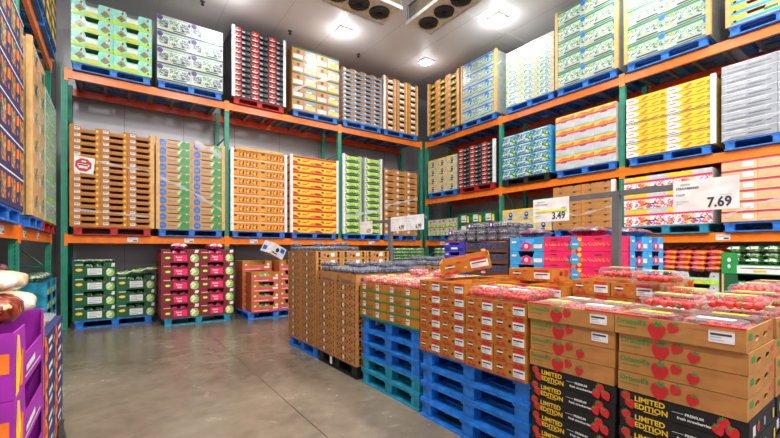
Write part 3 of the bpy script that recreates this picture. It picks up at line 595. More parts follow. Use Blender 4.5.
def sphere(mb, c, r, mat, seg=7, ring=5, sz=1):
    vs = []; fs = []
    for j in range(1,ring):
        a = PI*j/ring
        for i in range(seg): t = 2*PI*i/seg; vs.append((c[0]+r*math.sin(a)*math.cos(t), c[1]+r*math.sin(a)*math.sin(t), c[2]+r*sz*math.cos(a)))
    k = len(vs); vs += [(c[0],c[1],c[2]+r*sz),(c[0],c[1],c[2]-r*sz)]
    for j in range(ring-2):
        for i in range(seg): fs.append((j*seg+i, (j+1)*seg+i, (j+1)*seg+(i+1)%seg, j*seg+(i+1)%seg))
    for i in range(seg): fs.append((k, i, (i+1)%seg)); fs.append((k+1, (ring-2)*seg+(i+1)%seg, (ring-2)*seg+i))
    mb.add(vs, fs, mat)
def make_clam(L, W, H, fill, lab, real=False):
    """hinged plastic clamshell: tapered tray, rim, domed lid; berries inside; paper label on the lid"""
    mb = MB()
    def ring(z, s): c = .02; a, b = L/2*s, W/2*s; return [(-a+c,-b,z),(a-c,-b,z),(a,-b+c,z),(a,b-c,z),(a-c,b,z),(-a+c,b,z),(-a,b-c,z),(-a,-b+c,z)]
    rs = [ring(0,.86),ring(H*.62,.95),ring(H*.63,1),ring(H*.67,1),ring(H*.68,.95),ring(H*.96,.88),ring(H,.8)]
    vs = [p for r in rs for p in r]; fs = [tuple(range(8))[::-1], tuple(range(48,56))]
    for j in range(6):
        for i in range(8): fs.append((j*8+i, j*8+(i+1)%8, (j+1)*8+(i+1)%8, (j+1)*8+i))
    mb.add(vs, fs, 'clear_plastic'); o = mb.build('clamshell', smooth=False)
    if not real:
        b = MB(); r = .017 if fill != 'm_blueb' else .012; nx, ny = int(L*.8/(2.1*r)), int(W*.8/(2.1*r)); rnd = random.Random(L*100)
        b.box((-L*.38,-W*.38,.006),(L*.38,W*.38,H*.55),fill)
        for i in range(nx):
            for j in range(ny): sphere(b, (-L*.4+L*.8*(i+.5)/nx+rnd.uniform(-.003,.003), -W*.4+W*.8*(j+.5)/ny, H*.62+rnd.uniform(-.006,.006)), r, fill, 6, 4, min(1,H*.3/r))
        b.build('berries', o, smooth=True)
    if lab: l = MB(); l.box((-L*.3,-W*.12,H+.0005),(L*.3,W*.12,H+.002),lab); l.build('label', o, f"{PALN.get(lab,lab)} paper label")
    return o
PALN = dict(paper='white', lemon='pale yellow')
CLP = {}
def clam(kind, x, y, z, rz, label, group, L=.19, W=.13, H=.07, lab=None, rx=0, ry=0, real=False):
    k = (kind,L,W,H,lab,real)
    if k not in CLP: CLP[k] = Proto(make_clam(L,W,H,kind,lab,real))
    o = CLP[k].get(); o.location = (x,y,z); o.rotation_euler = (rx,ry,rz); return tag(o, label, 'clamshell', group)
def make_strawberry():
    mb = MB(); pr = [(-.024,.003),(-.018,.010),(-.008,.017),(.004,.0205),(.014,.018),(.019,.010)]; n = 9; vs = []
    for z,r in pr: vs += [(r*math.cos(2*PI*i/n), r*math.sin(2*PI*i/n), z) for i in range(n)]
    fs = [(j*n+i, j*n+(i+1)%n, (j+1)*n+(i+1)%n, (j+1)*n+i) for j in range(5) for i in range(n)]+[tuple(range(n))[::-1], tuple(range(5*n,6*n))]
    mb.add(vs, fs, 'strawberry'); o = mb.build('strawberry', smooth=True)
    c = MB()
    for i in range(7): a = 2*PI*i/7; c.add([(0,0,.021),(.007*math.cos(a-.4),.007*math.sin(a-.4),.021),(.019*math.cos(a),.019*math.sin(a),.0225),(.007*math.cos(a+.4),.007*math.sin(a+.4),.021)],[(0,1,2,3)],'green')
    c.cyl((0,0,.020),(.002,0,.030),.0018,'lime',5); c.build('calyx', o, 'green leafy calyx'); return o
m_, t_, b_ = nt('strawberry'); MATS['strawberry'] = m_
tc_ = t_.nodes.new('ShaderNodeTexCoord'); vo_ = t_.nodes.new('ShaderNodeTexVoronoi'); vo_.inputs['Scale'].default_value = 260; r_ = t_.nodes.new('ShaderNodeValToRGB')
t_.links.new(tc_.outputs['Object'], vo_.inputs['Vector']); t_.links.new(vo_.outputs['Distance'], r_.inputs[0]); t_.links.new(r_.outputs[0], b_.inputs['Base Color'])
r_.color_ramp.elements[0].position = .12; r_.color_ramp.elements[0].color = lin('#e8b84a'); r_.color_ramp.elements[1].position = .2; r_.color_ramp.elements[1].color = lin('#d0161a'); b_.inputs['Roughness'].default_value = .25
SB = Proto(make_strawberry())
def straws(x, y, z, rz, L, W, label, n=(5,3), rx=0, ry=0):
    R = Matrix.Translation((x,y,z)) @ __import__('mathutils').Euler((rx,ry,rz)).to_matrix().to_4x4()
    for i in range(n[0]):
        for j in range(n[1]):
            o = SB.get(); p = R @ Vector((-L*.39+L*.78*(i+.5)/n[0], -W*.37+W*.74*(j+.5)/n[1], .036+random.uniform(0,.008)))
            o.location = p; o.rotation_euler = (random.uniform(-2.2,-.6), random.uniform(-.6,.6), random.uniform(0,6.28)); tag(o, label, 'strawberry', 'strawberries '+label[13:])

# ------------------------------------------------------------------ the island of berries (front row, faces the aisle)
holes = [(x,y,.017) for x in (.1,.3,.5,.7,.9) for y in (.3,.72)]
blue_carton = T('berry_carton','kraft',fholes=holes,sholes=[(.13,.3,.02),(.13,.7,.02),(.46,.3,.02),(.86,.3,.02),(.86,.7,.02)],front=[('e',.21,.5,.13,.2,'purple'),('r',.37,.3,.44,.75,'paper'),('e',.6,.5,.13,.2,'purple'),('r',.78,.4,.84,.7,'purple')],side=[('e',.33,.5,.16,.2,'purple'),('r',.56,.25,.7,.75,'paper')],top=True)
blue_big = T('berry_carton','kraft',front=[('e',.15,.6,.15,.18,'purple'),('r',.3,.12,.95,.2,'purple'),('r',.3,.3,.8,.36,'purple'),('r',.1,.1,.2,.3,'char')],side=[('e',.2,.5,.2,.2,'purple'),('r',.5,.2,.7,.7,'paper')])
load('R',5.82,4.80,0,'pblue',2,13,.0995,blue_carton,'perforated kraft carton','taller blueberry stack',fp=2.2,D=1.2,layers=3,jit=.002,full=True)
load('R',4.76,3.74,0,'bpallet',2,9,.102,blue_carton,'perforated kraft carton','lower blueberry stack on black pallet',fp=2.2,D=1.2,layers=3,jit=.002,full=True)
load('R',4.76,3.74,.146+9*.102,None,2,1,.115,blue_big,'kraft carton with purple band','top of the lower blueberry stack',fp=2.2,D=1.2,layers=3,full=True)
mb = MB(); mb.box((-.03,-.002,-.045),(.03,0,.045),'paper'); s = mb.build('tag'); s.location = (2.196,4.35,.09); s.rotation_euler = (0,0,-PI/2); tag(s,'small white tag on the black pallet of the lower blueberry stack','tag')
gs = [('r',0,.0,1,.16,'green'),('r',0,.0,.5,.08,'green')]
straw_green = T('berry_carton','okraft',front=[('r',0,0,1,.2,'green'),('p',[(.25,.3),(.32,.7),(.4,.4),(.46,.7),(.5,.3)],'dkraft'),('e',.05,.6,.1,.1,'red'),('e',.5,.6,.12,.1,'red'),('e',.86,.5,.05,.05,'green'),],side=[('r',0,0,1,.2,'green')],parts=[('sticker','white square sticker',STK,(.12,.3,.22,.86)),('sticker','white square sticker',STK,(.62,.3,.72,.86))])
load('R',3.69,2.67,0,'pblue',2,4,.0925,straw_green,'green-striped berry carton','on the five-pallet pile',fp=2.22,D=1.2,layers=3,npal=5,full=True,jit=.002)
for q_ in (0,1):
    t_ = [o for o in C.objects if o.get('label') == f'blue wooden pallet {rown(4-q_,5)} of the pile under green-striped berry carton'][0]
    t_['label'] = t_['label'].replace('blue','teal')
    for ch in t_.children: ch.data = ch.data.copy(); ch.data.materials[0] = M('teal')
rasp = T('berry_carton','okraft',parts=[('sticker','white printed sticker',STK,(.6,.22,.94,.72))],fholes=[(.5,.42,.012)],sholes=[(.5,.5,.02,.015)],front=[('e',.2,.62,.26,.18,'dred'),('r',.1,.56,.3,.66,'paper'),('r',.6,.78,.92,.97,'red'),('p',[(.62,.02),(.7,.16),(.76,.03),(.84,.17),(.93,.02)],'red'),('r',.34,.8,.44,.92,'red'),('p',[(.05,.1),(.15,.32),(.22,.12),(.32,.3),(.42,.08)],'red')],side=[('e',.5,.62,.3,.2,'dred'),('p',[(.05,.1),(.15,.42),(.22,.12),(.32,.4),(.42,.08)],'red'),('r',.7,.4,.9,.9,'red')])
for i in range(4): pallet('pblue',2.21,2.09,i*.146,-PI/2,f'{rown(3-i,4)} of the pile under dark-oval cartons',W=1.1,D=1.15)
load('R',2.64,2.10,.584,None,2,6,.102,rasp,'kraft carton with dark-red oval','left half of pile',fp=2.2,D=1.16,layers=3,full=True,jit=.004,name='x')
load('R',2.08,1.54,.584,None,2,5,.104,rasp,'kraft carton with dark-red oval','right half of pile, front',fp=2.185,D=.4,layers=1,jit=.004)
load('R',2.08,1.54,.584,None,2,6,.102,rasp,'kraft carton with dark-red oval','right half of pile, behind',fp=2.60,D=.78,layers=2,full=True,jit=.004)
# strawberry cartons
DR = [('t',.02,.58,.36,"Driscoll's",'green',1,1.05),('r',.03,.38,.2,.42,'green'),('s',.37,.4,.8),('s',.5,.66,.5)]
dsh = [(.35,.5,.035,.014),(.7,.5,.035,.014)]
DS = [('r',.08,.5,.2,.8,'green'),('r',.82,.55,.95,.8,'salmon')]
d_plain = T('strawberry_carton','kraft',front=DR+[('s',.61,.4,.4),('r',.55,.78,.95,.8,'salmon'),('r',.68,.3,.95,.32,'salmon'),('r',.68,.55,.95,.57,'salmon')],side=DS,fholes=[],sholes=dsh[0:0]+[(.35,.5,.035,8,.014)][0:0])
def dmk(stick, red):
    def f(W,D,H):
        return carton('strawberry_carton',W,D,H,'kraft',front=DR+([] if stick else [('s',.63,.38,.52)])+[('r',.56,.8,.95,.82,'salmon'),('r',.7,.28,.95,.3,'salmon')],side=DS,sholes=[(.35,.45,.04,.014),(.68,.45,.04,.014)],parts=[('sticker','white printed sticker',STK,(.75,.28,.92,.8))] if stick else [],red_top='red' if red else None,gap=.006)
    return f
LE = [('s',.06,.7,.5),('s',.1,.32,.5),('t',.14,.55,.4,'LIMITED','yellow',1,1.02),('t',.14,.16,.4,'EDITION','yellow',1,1.02),('r',.22,.08,.34,.12,'yellow'),('r',.46,.55,.55,.57,'paper'),('t',.56,.5,.19,'PREMIUM','paper',1),('t',.5,.26,.19,'fresh strawberries','paper',1),('s',.84,.7,.5),('s',.8,.32,.5),('s',.9,.36,.52)]
led = lambda W,D,H: carton('strawberry_carton',W,D,H,'black',front=LE,side=[('r',.1,.2,.2,.7,'paper'),('s',.3,.5,.5),('r',.5,.3,.56,.7,'grey'),('r',.86,.2,.92,.7,'yellow')],gap=.006)
pallet('pblue',2.21,.99,0,-PI/2,'under the strawberry cartons at the front right',W=1.06,D=1.2)
for (a,b,cn,nst) in ((1.52,.995,'left front stack',2),(.985,.46,'right front stack',1)):
    load('R',a,b,.146,None,1,6,.096,led,'black strawberry carton, yellow lettering',cn,fp=2.2,D=.47,layers=1,jit=.006,tilt=.006)
    load('R',a,b,.722,None,1,4-nst,.099,dmk(False,False),'tan strawberry carton, no sticker',cn,fp=2.195,D=.47,layers=1,jit=.006)
    if nst == 2: load('R',a,b,.722+.198,None,1,1,.099,dmk(True,False),'tan strawberry carton with sticker, second from top',cn,fp=2.195,D=.47,layers=1)
    load('R',a+.01,b,.722+.297,None,1,1,.101,dmk(True,True),'open tan strawberry carton with sticker and red tabs',cn,fp=2.18,D=.47,layers=1)
load('R',.985,.46,.146,None,1,6,.096,led,'black strawberry carton, yellow lettering','rear stack at right edge',fp=2.69,D=.47,layers=1,jit=.006)
load('R',.985,.46,.722,None,1,4,.099,dmk(False,False),'tan strawberry carton, no sticker','rear stack at right edge',fp=2.69,D=.47,layers=1,jit=.006)
load('R',1.52,1.0,.146,None,2,11,.1,rasp,'kraft carton with dark-red oval','behind the left strawberry stack',fp=2.70,D=.68,layers=2,full=True,jit=.004)
# clamshells in and on the open cartons
k = 0
for (yc, w) in ((1.257,'left front carton'),(.722,'right front carton')):
    for i in range(2):
        for j in range(2):
            x = 2.305+j*.225; y = yc+.125-i*.25; lab = f"clear clamshell of strawberries in the open {w}, {'front' if j==0 else 'back'} {'left' if i==0 else 'right'}"
            clam('m_straw',x,y,1.03,PI/2,lab,'strawberry clamshells in cartons',L=.235,W=.205,H=.105,lab='yellow' if (i+j)%2 == 0 else 'paper',real=True)
            straws(x,y,1.035,PI/2,.235,.205,f"strawberries inside the clamshell in the open {w}, {'front' if j==0 else 'back'} {'left' if i==0 else 'right'}".replace('strawberries','red strawberry',1),(4,3))
for i in range(2):
    for j in range(2):
        x = 2.81+j*.225; y = .722+.125-i*.25; clam('m_straw',x,y,1.03,PI/2,f"clamshell of strawberries in rear right carton, {'front' if j==0 else 'back'} {'left' if i==0 else 'right'}",'strawberry clamshells in cartons',L=.235,W=.205,H=.105,lab='yellow')
loose = [(2.40,.80,1.136,1.45,'loose on the right front carton, nearest the camera'),(2.62,.60,1.136,1.7,'loose above the right front carton, at its right edge'),(2.84,.86,1.136,1.5,'loose on the rear right carton, left one'),(2.88,.58,1.136,1.62,'loose on the rear right carton, right one'),
         (2.86,1.25,1.247,1.5,'on the dark-oval cartons behind the left stack, left one'),(2.72,.98,1.24,1.6,'behind the left strawberry stack, beside the sign post')]
for x,y,z,r,w in loose:
    clam('m_straw',x,y,z,r,'large clear clamshell of strawberries '+w,'loose strawberry clamshells',L=.27,W=.19,H=.09,lab='yellow',real=True)
    straws(x,y,z+.004,r,.27,.19,'red strawberry inside the clamshell '+w,(6,4))
# raspberry clamshells on the green-striped cartons
for i in range(5):
    for j in range(5):
        z = 1.10+(.072 if (i in (1,2,3) and j in (2,3) and (i+j)%2) else 0)
        if z > 1.12: clam('m_rasp',2.34+j*.235,3.58-i*.2,1.102,PI/2,f"clamshell of red berries on green-striped cartons, {ORD[i] if i else 'first'} from left, {ORD[j] if j else 'front'} row, lower",'red berry clamshells',L=.185,W=.2,H=.07,lab='yellow')
        clam('m_rasp',2.34+j*.235+random.uniform(-.005,.005),3.58-i*.2,z,PI/2,f"clamshell of red berries on green-striped cartons, {ORD[i] if i else 'first'} from left, {ORD[j] if j else 'front'} row"+(', upper' if z>1.12 else ''),'red berry clamshells',L=.185,W=.2,H=.07,lab='lemon' if (i*j)%3 == 0 else None)
for i in range(2):
    for j in range(2): clam('m_straw',2.29+j*.2,1.945-i*.27,1.107,PI/2,f"clamshell of red berries on the right dark-oval cartons, {'front' if j==0 else 'back'} {'left' if i==0 else 'right'}",'red berry clamshells',L=.25,W=.18,H=.075,lab='yellow' if j else 'paper')
# blueberry clamshells
def bluetop(y0, n, x0, m, z, where, extra=()):
    for i in range(n):
        for j in range(m):
            clam('m_blueb',x0+j*.17,y0-i*.145,z,0,f"clamshell of blueberries {where}, {ORD[i] if i else 'first'} from left, {ORD[j] if j else 'front'} row",'blueberry clamshells',L=.155,W=.135,H=.06)
            if (i*3+j*5) % 7 in extra: clam('m_blueb',x0+j*.17,y0-i*.145,z+.061,.1,f"upper clamshell of blueberries {where}, {ORD[i] if i else 'first'} from left, {ORD[j] if j else 'front'} row",'blueberry clamshells',L=.155,W=.135,H=.06)
bluetop(5.74,7,2.30,4,1.441,'on the taller stack',(0,))
bluetop(4.66,7,2.30,6,1.181,'on the lower stack',(0,3))
# ------------------------------------------------------------------ second row of the island
X2 = 3.52
load('R',4.9,3.8,0,'pblue',2,5,.1,blue_carton,'perforated kraft carton','second-row blueberry stack',fp=X2,D=1.1,layers=2,npal=5,full=True)
bluetop(4.8,7,X2+.1,5,1.232,'in the second row',(1,2))
purpleblue = T('berry_carton','indigo',dip=(.3,.7,.3),front=[('r',.34,.28,.66,.46,'paper'),('r',.05,.1,.25,.5,'navy'),('r',.7,.1,.95,.4,'navy'),('r',.05,.75,.22,.85,'paper')])
brownbl = T('berry_carton','brown',dip=(.06,.94,.12),front=[('r',.02,.34,.98,.86,'m_blueb'),('e',.45,.22,.3,.12,'peach'),('r',.0,.0,1,.1,'brown')])
for i in range(8): pallet('pblue',X2+.01,3.22,i*.146,-PI/2,f'{rown(7-i,8)} of the pile under the indigo cartons',W=1.0,D=1.1)
load('R',3.72,3.36,1.168,None,1,3,.13,purpleblue,'indigo berry carton','second row',fp=X2,D=1.1,layers=2,full=True)
load('R',3.35,2.72,1.168,None,1,3,.13,brownbl,'brown carton with blueberry print','second row',fp=X2,D=1.1,layers=2,full=True)
for i in range(6):
    for j in range(3):
        for q in range(3 if i > 1 else 2):
            clam('m_blackb',X2+.09+j*.17,3.62-i*.165,1.56+q*.073,0,f"clamshell of dark berries on indigo and brown cartons, {ORD[i] if i else 'first'} from left, {['front','middle','back'][j]} row, {['lower','middle','upper'][q]}",'dark berry clamshells',L=.16,W=.155,H=.072,lab='navy' if q == 1 else None)
            if j == 0 and q == (2 if i > 1 else 1) and i in (0,2,4):
                mb = MB(); mb.box((-.03,-.002,-.03),(.03,0,.03),'purple'); art(mb, CV((-.03,-.002,-.03),(1,0,0),(0,0,1),.06,.06),[('e',.5,.5,.25,.3,'paper')]); s = mb.build('label_card'); s.location = (X2+.0115,3.62-i*.165,1.60+q*.073); s.rotation_euler = (0,0,-PI/2); tag(s,f"small purple label card on the dark berries, {['leftmost','','middle','','rightmost'][i]}",'label')
def grape(end):
    if end: return T('grape_carton','sky',dip=(.3,.68,.45),front=[('e',.5,.36,.42,.34,'hotpink'),('e',.5,.36,.16,.16,'paper'),('e',.36,.2,.12,.1,'violet'),('e',.66,.2,.12,.1,'orange'),('r',.72,.2,.96,.5,'paper'),('r',.06,.6,.2,.75,'paper')],side=[('r',0,0,1,1,'m_pinkdot'),('e',.5,.5,.3,.3,'sky')])
    return T('grape_carton','hotpink',front=[('r',.02,.35,.98,.6,'m_pinkdot')]+[('e',.5+.1*math.cos(a),.45+.42*math.sin(a),.15,.14,c) for a,c in ((0,'orange'),(.9,'yellow'),(1.8,'sky'),(2.7,'violet'),(3.6,'green'),(4.5,'orange'),(5.4,'yellow'))]+[('e',.5,.46,.34,.34,'sky'),('r',.46,.42,.54,.52,'paper'),('r',.12,.76,.22,.82,'char'),('r',.78,.76,.88,.82,'char'),('r',.12,.04,.22,.08,'char')]+[('e',x/20,.48,.03,.03,'yellow') for x in list(range(1,8))+list(range(13,20))]+[('e',x/20+.02,.4,.03,.03,'yellow') for x in list(range(1,8))+list(range(13,20))])
for i in range(6): pallet('pblue',X2+.01,2.15,i*.146,-PI/2,f'{rown(5-i,6)} of the pile under the grape cartons',W=1.07,D=1.07)
load('R',2.69,2.28,.876,None,1,5,.142,grape(1),'blue grape carton with pink spot','left of the hot-pink ones',fp=X2,D=1.1,layers=2,full=True)
load('R',2.27,1.62,.876,None,1,5,.142,grape(0),'hot-pink dotted grape carton','second row, middle',fp=X2-.02,D=.32,layers=1)
load('B',3.84,4.58,.876,None,2,5,.142,grape(1),'blue grape carton with pink spot','behind sign post',fp=1.615,D=.64,layers=1)
for x,y,z,w,l in ((X2+.15,2.47,1.588,.28,'above the blue carton left of the hot-pink ones'),(X2+.15,1.9,1.588,.3,'on the hot-pink cartons, left one'),(X2+.95,1.85,1.588,.3,'on the blue cartons, nearest the carrots'),(X2+.62,1.8,1.588,.26,'on the blue cartons behind the sign post')):
    bag('m_grape',x,y,z,PI/2,'clear bag of dark grapes '+l,'grape bags',L=w,W=.24,H=.09,name='grape_bag')
load('R',.86,.2,0,'pblue',2,4,.099,straw_green,'green-striped berry carton','second row, right of grapes',fp=X2,D=1.1,layers=2,npal=5,full=True)
for i in range(3):
    for j in range(4): clam('m_straw',X2+.12+j*.21,.76-i*.22,1.128,PI/2,f"clamshell of strawberries on the second row, {['left','middle','right'][i]}, {['front','second','third','back'][j]} row",'second-row strawberry clamshells',L=.21,W=.19,H=.085,lab='yellow' if (i+j)%2 else None)

# empty kraft cartons lying on the dark-oval stack
e1 = rasp(.46,.34,.12); e1.location = (2.6,2.46,1.255); e1.rotation_euler = (.12,-.2,-.85); tag(e1,'empty kraft carton lying tilted on top of the dark-oval stack','box')
e2 = rasp(.4,.3,.1); e2.location = (2.85,1.98,1.198); e2.rotation_euler = (0,0,-1.5); tag(e2,'empty kraft carton lying flat behind the tilted one','box')

# ------------------------------------------------------------------ sign frames
def signframe(y, ya, yb, label, z=1.93):
    r = empty('sign_stand',(3.455,y,0)); mb = MB(); mb.box((-.025,-.03,.008),(.025,.03,z+.022),'signgrey'); mb.build('post', r)
    mb = MB(); mb.box((-.02,yb-y,z-.02),(.02,-.0305,z+.022),'signgrey'); mb.box((-.02,.0305,z-.02),(.02,ya-y,z+.022),'signgrey'); mb.build('crossbar', r)
    mb = MB(); mb.box((-.03,-.2,0),(.03,.2,.008),'signgrey'); mb.build('foot', r); return tag(r, label, 'sign stand')
signframe(1.56,2.3,.80,'grey steel sign stand holding the 3.49 and 7.69 signs')
signframe(4.84,5.7,4.02,'grey steel sign stand holding the 4.99 and 6.99 signs, further back',1.90)
def sign(ya, yb, zt, h, price, lines, label, hl=False):
    W = ya-yb; mb = MB(); mb.box((-W/2,-.004,0),(W/2,0,h),'paper'); cv = CV((-W/2,-.004,0),(1,0,0),(0,0,1),W,h); ops = [('t',.54,.1,.42,price,'txt',1,.84)]+lines
    if hl: ops += [('r',.06,.42,.96,.5,'hilite')]
    art(mb, cv, ops); o = mb.build('price_sign'); o.location = (3.434,(ya+yb)/2,zt-h); o.rotation_euler = (0,0,-PI/2); tag(o, label, 'price sign', 'price signs')
sign(1.145,.765,1.965,.225,'7.69',[('r',.12,.85,.28,.9,'grey'),('t',.05,.72,.09,'STRAWBERRIES','txt',1),('r',.05,.53,.2,.58,'grey'),('r',.04,.32,.26,.335,'grey'),('r',.04,.24,.14,.255,'grey'),('r',.72,.44,.9,.455,'grey')],'white price sign reading 7.69, in front of the pink and yellow boxes')
sign(2.34,1.965,1.955,.225,'3.49',[('r',.12,.84,.34,.89,'grey'),('r',.05,.73,.42,.78,'grey'),('r',.06,.56,.2,.58,'grey'),('r',.8,.53,.92,.58,'grey'),('r',.06,.26,.24,.28,'grey'),('r',.06,.18,.16,.2,'grey')],'white price sign reading 3.49 with a yellow line',True)
sign(4.80,4.42,1.945,.21,'4.99',[('r',.05,.8,.4,.83,'grey'),('r',.05,.6,.25,.63,'grey')],'white price sign reading 4.99 on the further stand')
sign(4.41,4.03,1.945,.21,'6.99',[('r',.05,.8,.4,.83,'grey'),('r',.05,.6,.25,.63,'grey')],'white price sign reading 6.99 on the further stand')
sign(5.7,5.32,1.93,.21,'6.29',[('r',.05,.8,.4,.83,'grey')],'white price sign reading 6.29, leftmost of the signs')

# ------------------------------------------------------------------ floor loads under the racks
def salad(W,D,H): return carton('salad_carton',W,D,H,'dkgreen',dip=(.28,.7,.28),front=[('e',.15,.5,.26,.17,'brown'),('e',.15,.5,.2,.1,'lemon'),('r',.06,.82,.24,.88,'paper'),('e',.88,.3,.26,.3,'m_slaw'),('r',.8,.0,1,.04,'dkgreen'),('e',.735,.62,.06,.07,'red'),('r',.34,.14,.68,.6,'paper'),('r',.38,.44,.64,.48,'grey'),('r',.38,.32,.64,.36,'grey'),('r',.38,.22,.56,.25,'green'),('p',[(.9,.7),(.98,.7),(1,.95),(.92,.95)],'paper')],side=[('e',.5,.5,.3,.2,'brown')])
def beet(W,D,H): return carton('beet_carton',W,D,H,'dred',dip=(.26,.68,.3),front=[('e',.17,.36,.24,.15,'dkgreen'),('e',.17,.36,.17,.08,'lemon'),('r',.06,.72,.24,.78,'peach'),('r',.32,.1,.68,.56,'hotpink'),('t',.38,.36,.16,'Sweet','paper',1),('t',.42,.16,.16,'Kale','paper',1),('e',.88,.3,.3,.34,'m_slaw'),('p',[(.88,.72),(.98,.72),(1,.95),(.9,.95)],'paper'),('r',0,0,1,.05,'maroon')],side=[('r',.1,.1,.9,.7,'red')])
def fillbags(face, a, b, z, cols, rows, H, fp, kind, what, where, D=.5):
    rot, o, loc = frame(face, a, b, fp); W = abs(b-a)/cols
    for c in range(cols):
        for r in range(rows):
            for q in (-1,1):
                p = loc(-abs(b-a)/2+W*(c+.5)+q*W*.11-.01,.16,z+r*H+.01); bag(kind,p.x,p.y,p.z,rot,f"bag of {what}, {'left' if q<0 else 'right'}, {where}, {rown(rows-1-r,rows)}{', '+coln(c,cols) if cols>1 else ''}",'bags of '+what+' in cartons '+where,L=W*.2,W=.2,H=H*.86)
pallet('pblue',.02,9.1,0,0,'under the dark green salad cartons')
load('B',-.62,.02,.146,None,1,4,.268,salad,'dark green salad carton','taller left stack',side=-1,fp=9.1,D=1.0)
load('B',.03,.67,.146,None,1,3,.268,salad,'dark green salad carton','shorter right stack',side=-1,fp=9.1,D=1.0)
fillbags('B',-.62,.02,.146,1,4,.268,9.1,'m_salad','dark salad','taller left stack')
fillbags('B',.03,.67,.146,1,3,.268,9.1,'m_salad','dark salad','shorter right stack')
for i in range(5): bag('m_salad' if i%2 else 'm_slaw',.14+i*.12,9.22+.16*(i%2),.952+.02*i,random.uniform(-.3,.3),f"salad bag lying on the shorter green stack, {ORD[i] if i else 'first'} from left",'salad bags on the green stack',L=.2,W=.12,H=.08)
for i in range(4): bag('m_salad',-.5+i*.135,9.25+.2*(i%2),1.222,random.uniform(-.4,.4),f"salad bag lying on the taller green stack, {ORD[i] if i else 'first'} from left",'salad bags on the taller green stack',L=.2,W=.15,H=.05)
pallet('teal',1.37,8.45,0,.0,'under the maroon cartons',W=1.2)
load('B',.72,2.02,.146,None,2,5,.265,beet,'maroon vegetable carton','floor stack',side=-1,fp=8.44,D=1.0,layers=2)
fillbags('B',.72,2.02,.146,2,5,.265,8.44,'m_beet','pink greens','maroon stack')
for i,(x,y) in enumerate(((1.05,8.58),(1.05,8.82),(1.7,8.58),(1.7,8.82))): bag('m_beet',x,y,1.472,.15*i-.2,f"pink bag lying on the maroon stack, {['left front','left back','right front','right back'][i]}",'pink bags on the maroon stack',L=.26,W=.2,H=.11,ry=.0)
stub = T('vegetable_tray','okraft',dip=(.28,.75,.4),front=[('p',[(.05,0),(.95,0),(1,.45),(.6,.4),(.4,.4),(0,.45)],'salmon'),('r',.1,.12,.6,.18,'paper'),('e',.12,.62,.1,.1,'paper'),('e',.88,.62,.14,.14,'paper'),('r',.74,.25,.92,.42,'paper')],side=[('r',0,0,1,.3,'salmon')])
pallet('pblue',2.85,8.24,0,0,'under the kraft and salmon trays',W=1.2,D=1.1)
load('B',2.32,2.93,.146,None,1,4,.21,stub,'kraft tray with salmon band','front stack',side=-1,fp=8.22,D=.42,layers=1)
load('B',2.26,2.90,.146,None,1,5,.213,stub,'kraft tray with salmon band','rear left stack',side=-1,fp=8.68,D=.6,layers=1)
load('B',2.96,3.46,.146,None,1,5,.213,stub,'kraft tray with salmon band','right stack',side=-1,fp=8.35,D=.9,layers=1)
fillbags('B',2.32,2.93,.146,1,4,.21,8.22,'m_veg','green sprouts','front tray stack',.3)
tb = carton('produce_box',.42,.34,.26,'paper',front=[('e',.4,.55,.2,.2,'navy'),('r',.6,.5,.9,.9,'blue'),('r',.1,.15,.5,.25,'brown')],side=[('r',.1,.2,.5,.6,'blue')]); tb.location = (3.02,8.75,1.30); tb.rotation_euler = (.2,.42,.45); tag(tb,'white box with blue print lying tilted on the kraft and salmon trays','box')
# green bags in blue trays, far corner
btray = T('vegetable_tray','blue',dip=(.1,.9,.5),front=[('e',.5,.3,.3,.2,'paper'),('r',.1,.05,.4,.2,'yellow')])
for face,a,b,fp,w in (('B',6.2,7.5,8.7,'far corner, left pile'),('R',8.5,7.5,7.6,'far corner, right pile')):
    if face == 'R': a,b,fp = 8.55,7.55,7.62
    rot, o_, loc = frame(face,a,b,fp); load(face,a,b,0,'pblue',2,5,.2,btray,'blue vegetable tray',w,fp=fp,D=.6,layers=1,side=-1)
    Wd = abs(b-a)
    for i in range(5):
        for q in range(4): p = loc(-Wd/2+Wd*(i+.5)/5,.14+.02*(q%2),1.15+q*.088); bag('m_veg',p.x,p.y,p.z,rot,f"green vegetable bag, {w}, {ORD[i] if i else 'first'} from left, {['bottom','second','third','top'][q]} layer",'green vegetable bags',L=Wd/5*.98,W=.24,H=.088)
# carrots
ctray = T('carrot_tray','white',dip=(.25,.75,.45),front=[('p',[(.0,.0),(1,0),(1,.4),(.8,.38),(.2,.38),(0,.4)],'lime'),('r',.4,.08,.6,.2,'yellow'),('e',.12,.7,.06,.06,'txt'),('e',.88,.7,.06,.06,'txt')])
load('R',2.98,1.96,0,'pblue',2,5,.19,ctray,'white and lime carrot tray','under the orange bags',fp=7.7,D=.8,layers=1)
k = 0
for q in range(5):
    for i in range(5):
        for j in range(2):
            if q == 4 and j == 0: continue
            k += 1; bag('m_carrot',7.85+j*.3+q*.03,2.86-i*.205,1.10+q*.085,PI/2+random.uniform(-.1,.1),f"orange carrot bag, {ORD[i] if i else 'first'} from left, {['bottom','second','third','fourth','top'][q]} layer, {['front','back'][j]}",'orange carrot bags',L=.2,W=.27,H=.1,rx=random.uniform(-.05,.05),ry=random.uniform(-.06,.06),name='carrot_bag')
gtop = T('salad_carton','green',dip=(.22,.78,.55),front=[('p',[(.2,.04),(.8,.04),(.8,.4),(.2,.4)],'paper'),('e',.1,.65,.07,.1,'paper'),('e',.1,.35,.06,.1,'lblue'),('r',.86,.5,.96,.85,'paper'),('r',.4,.1,.55,.2,'yellow'),('r',.24,.26,.76,.3,'txt')])
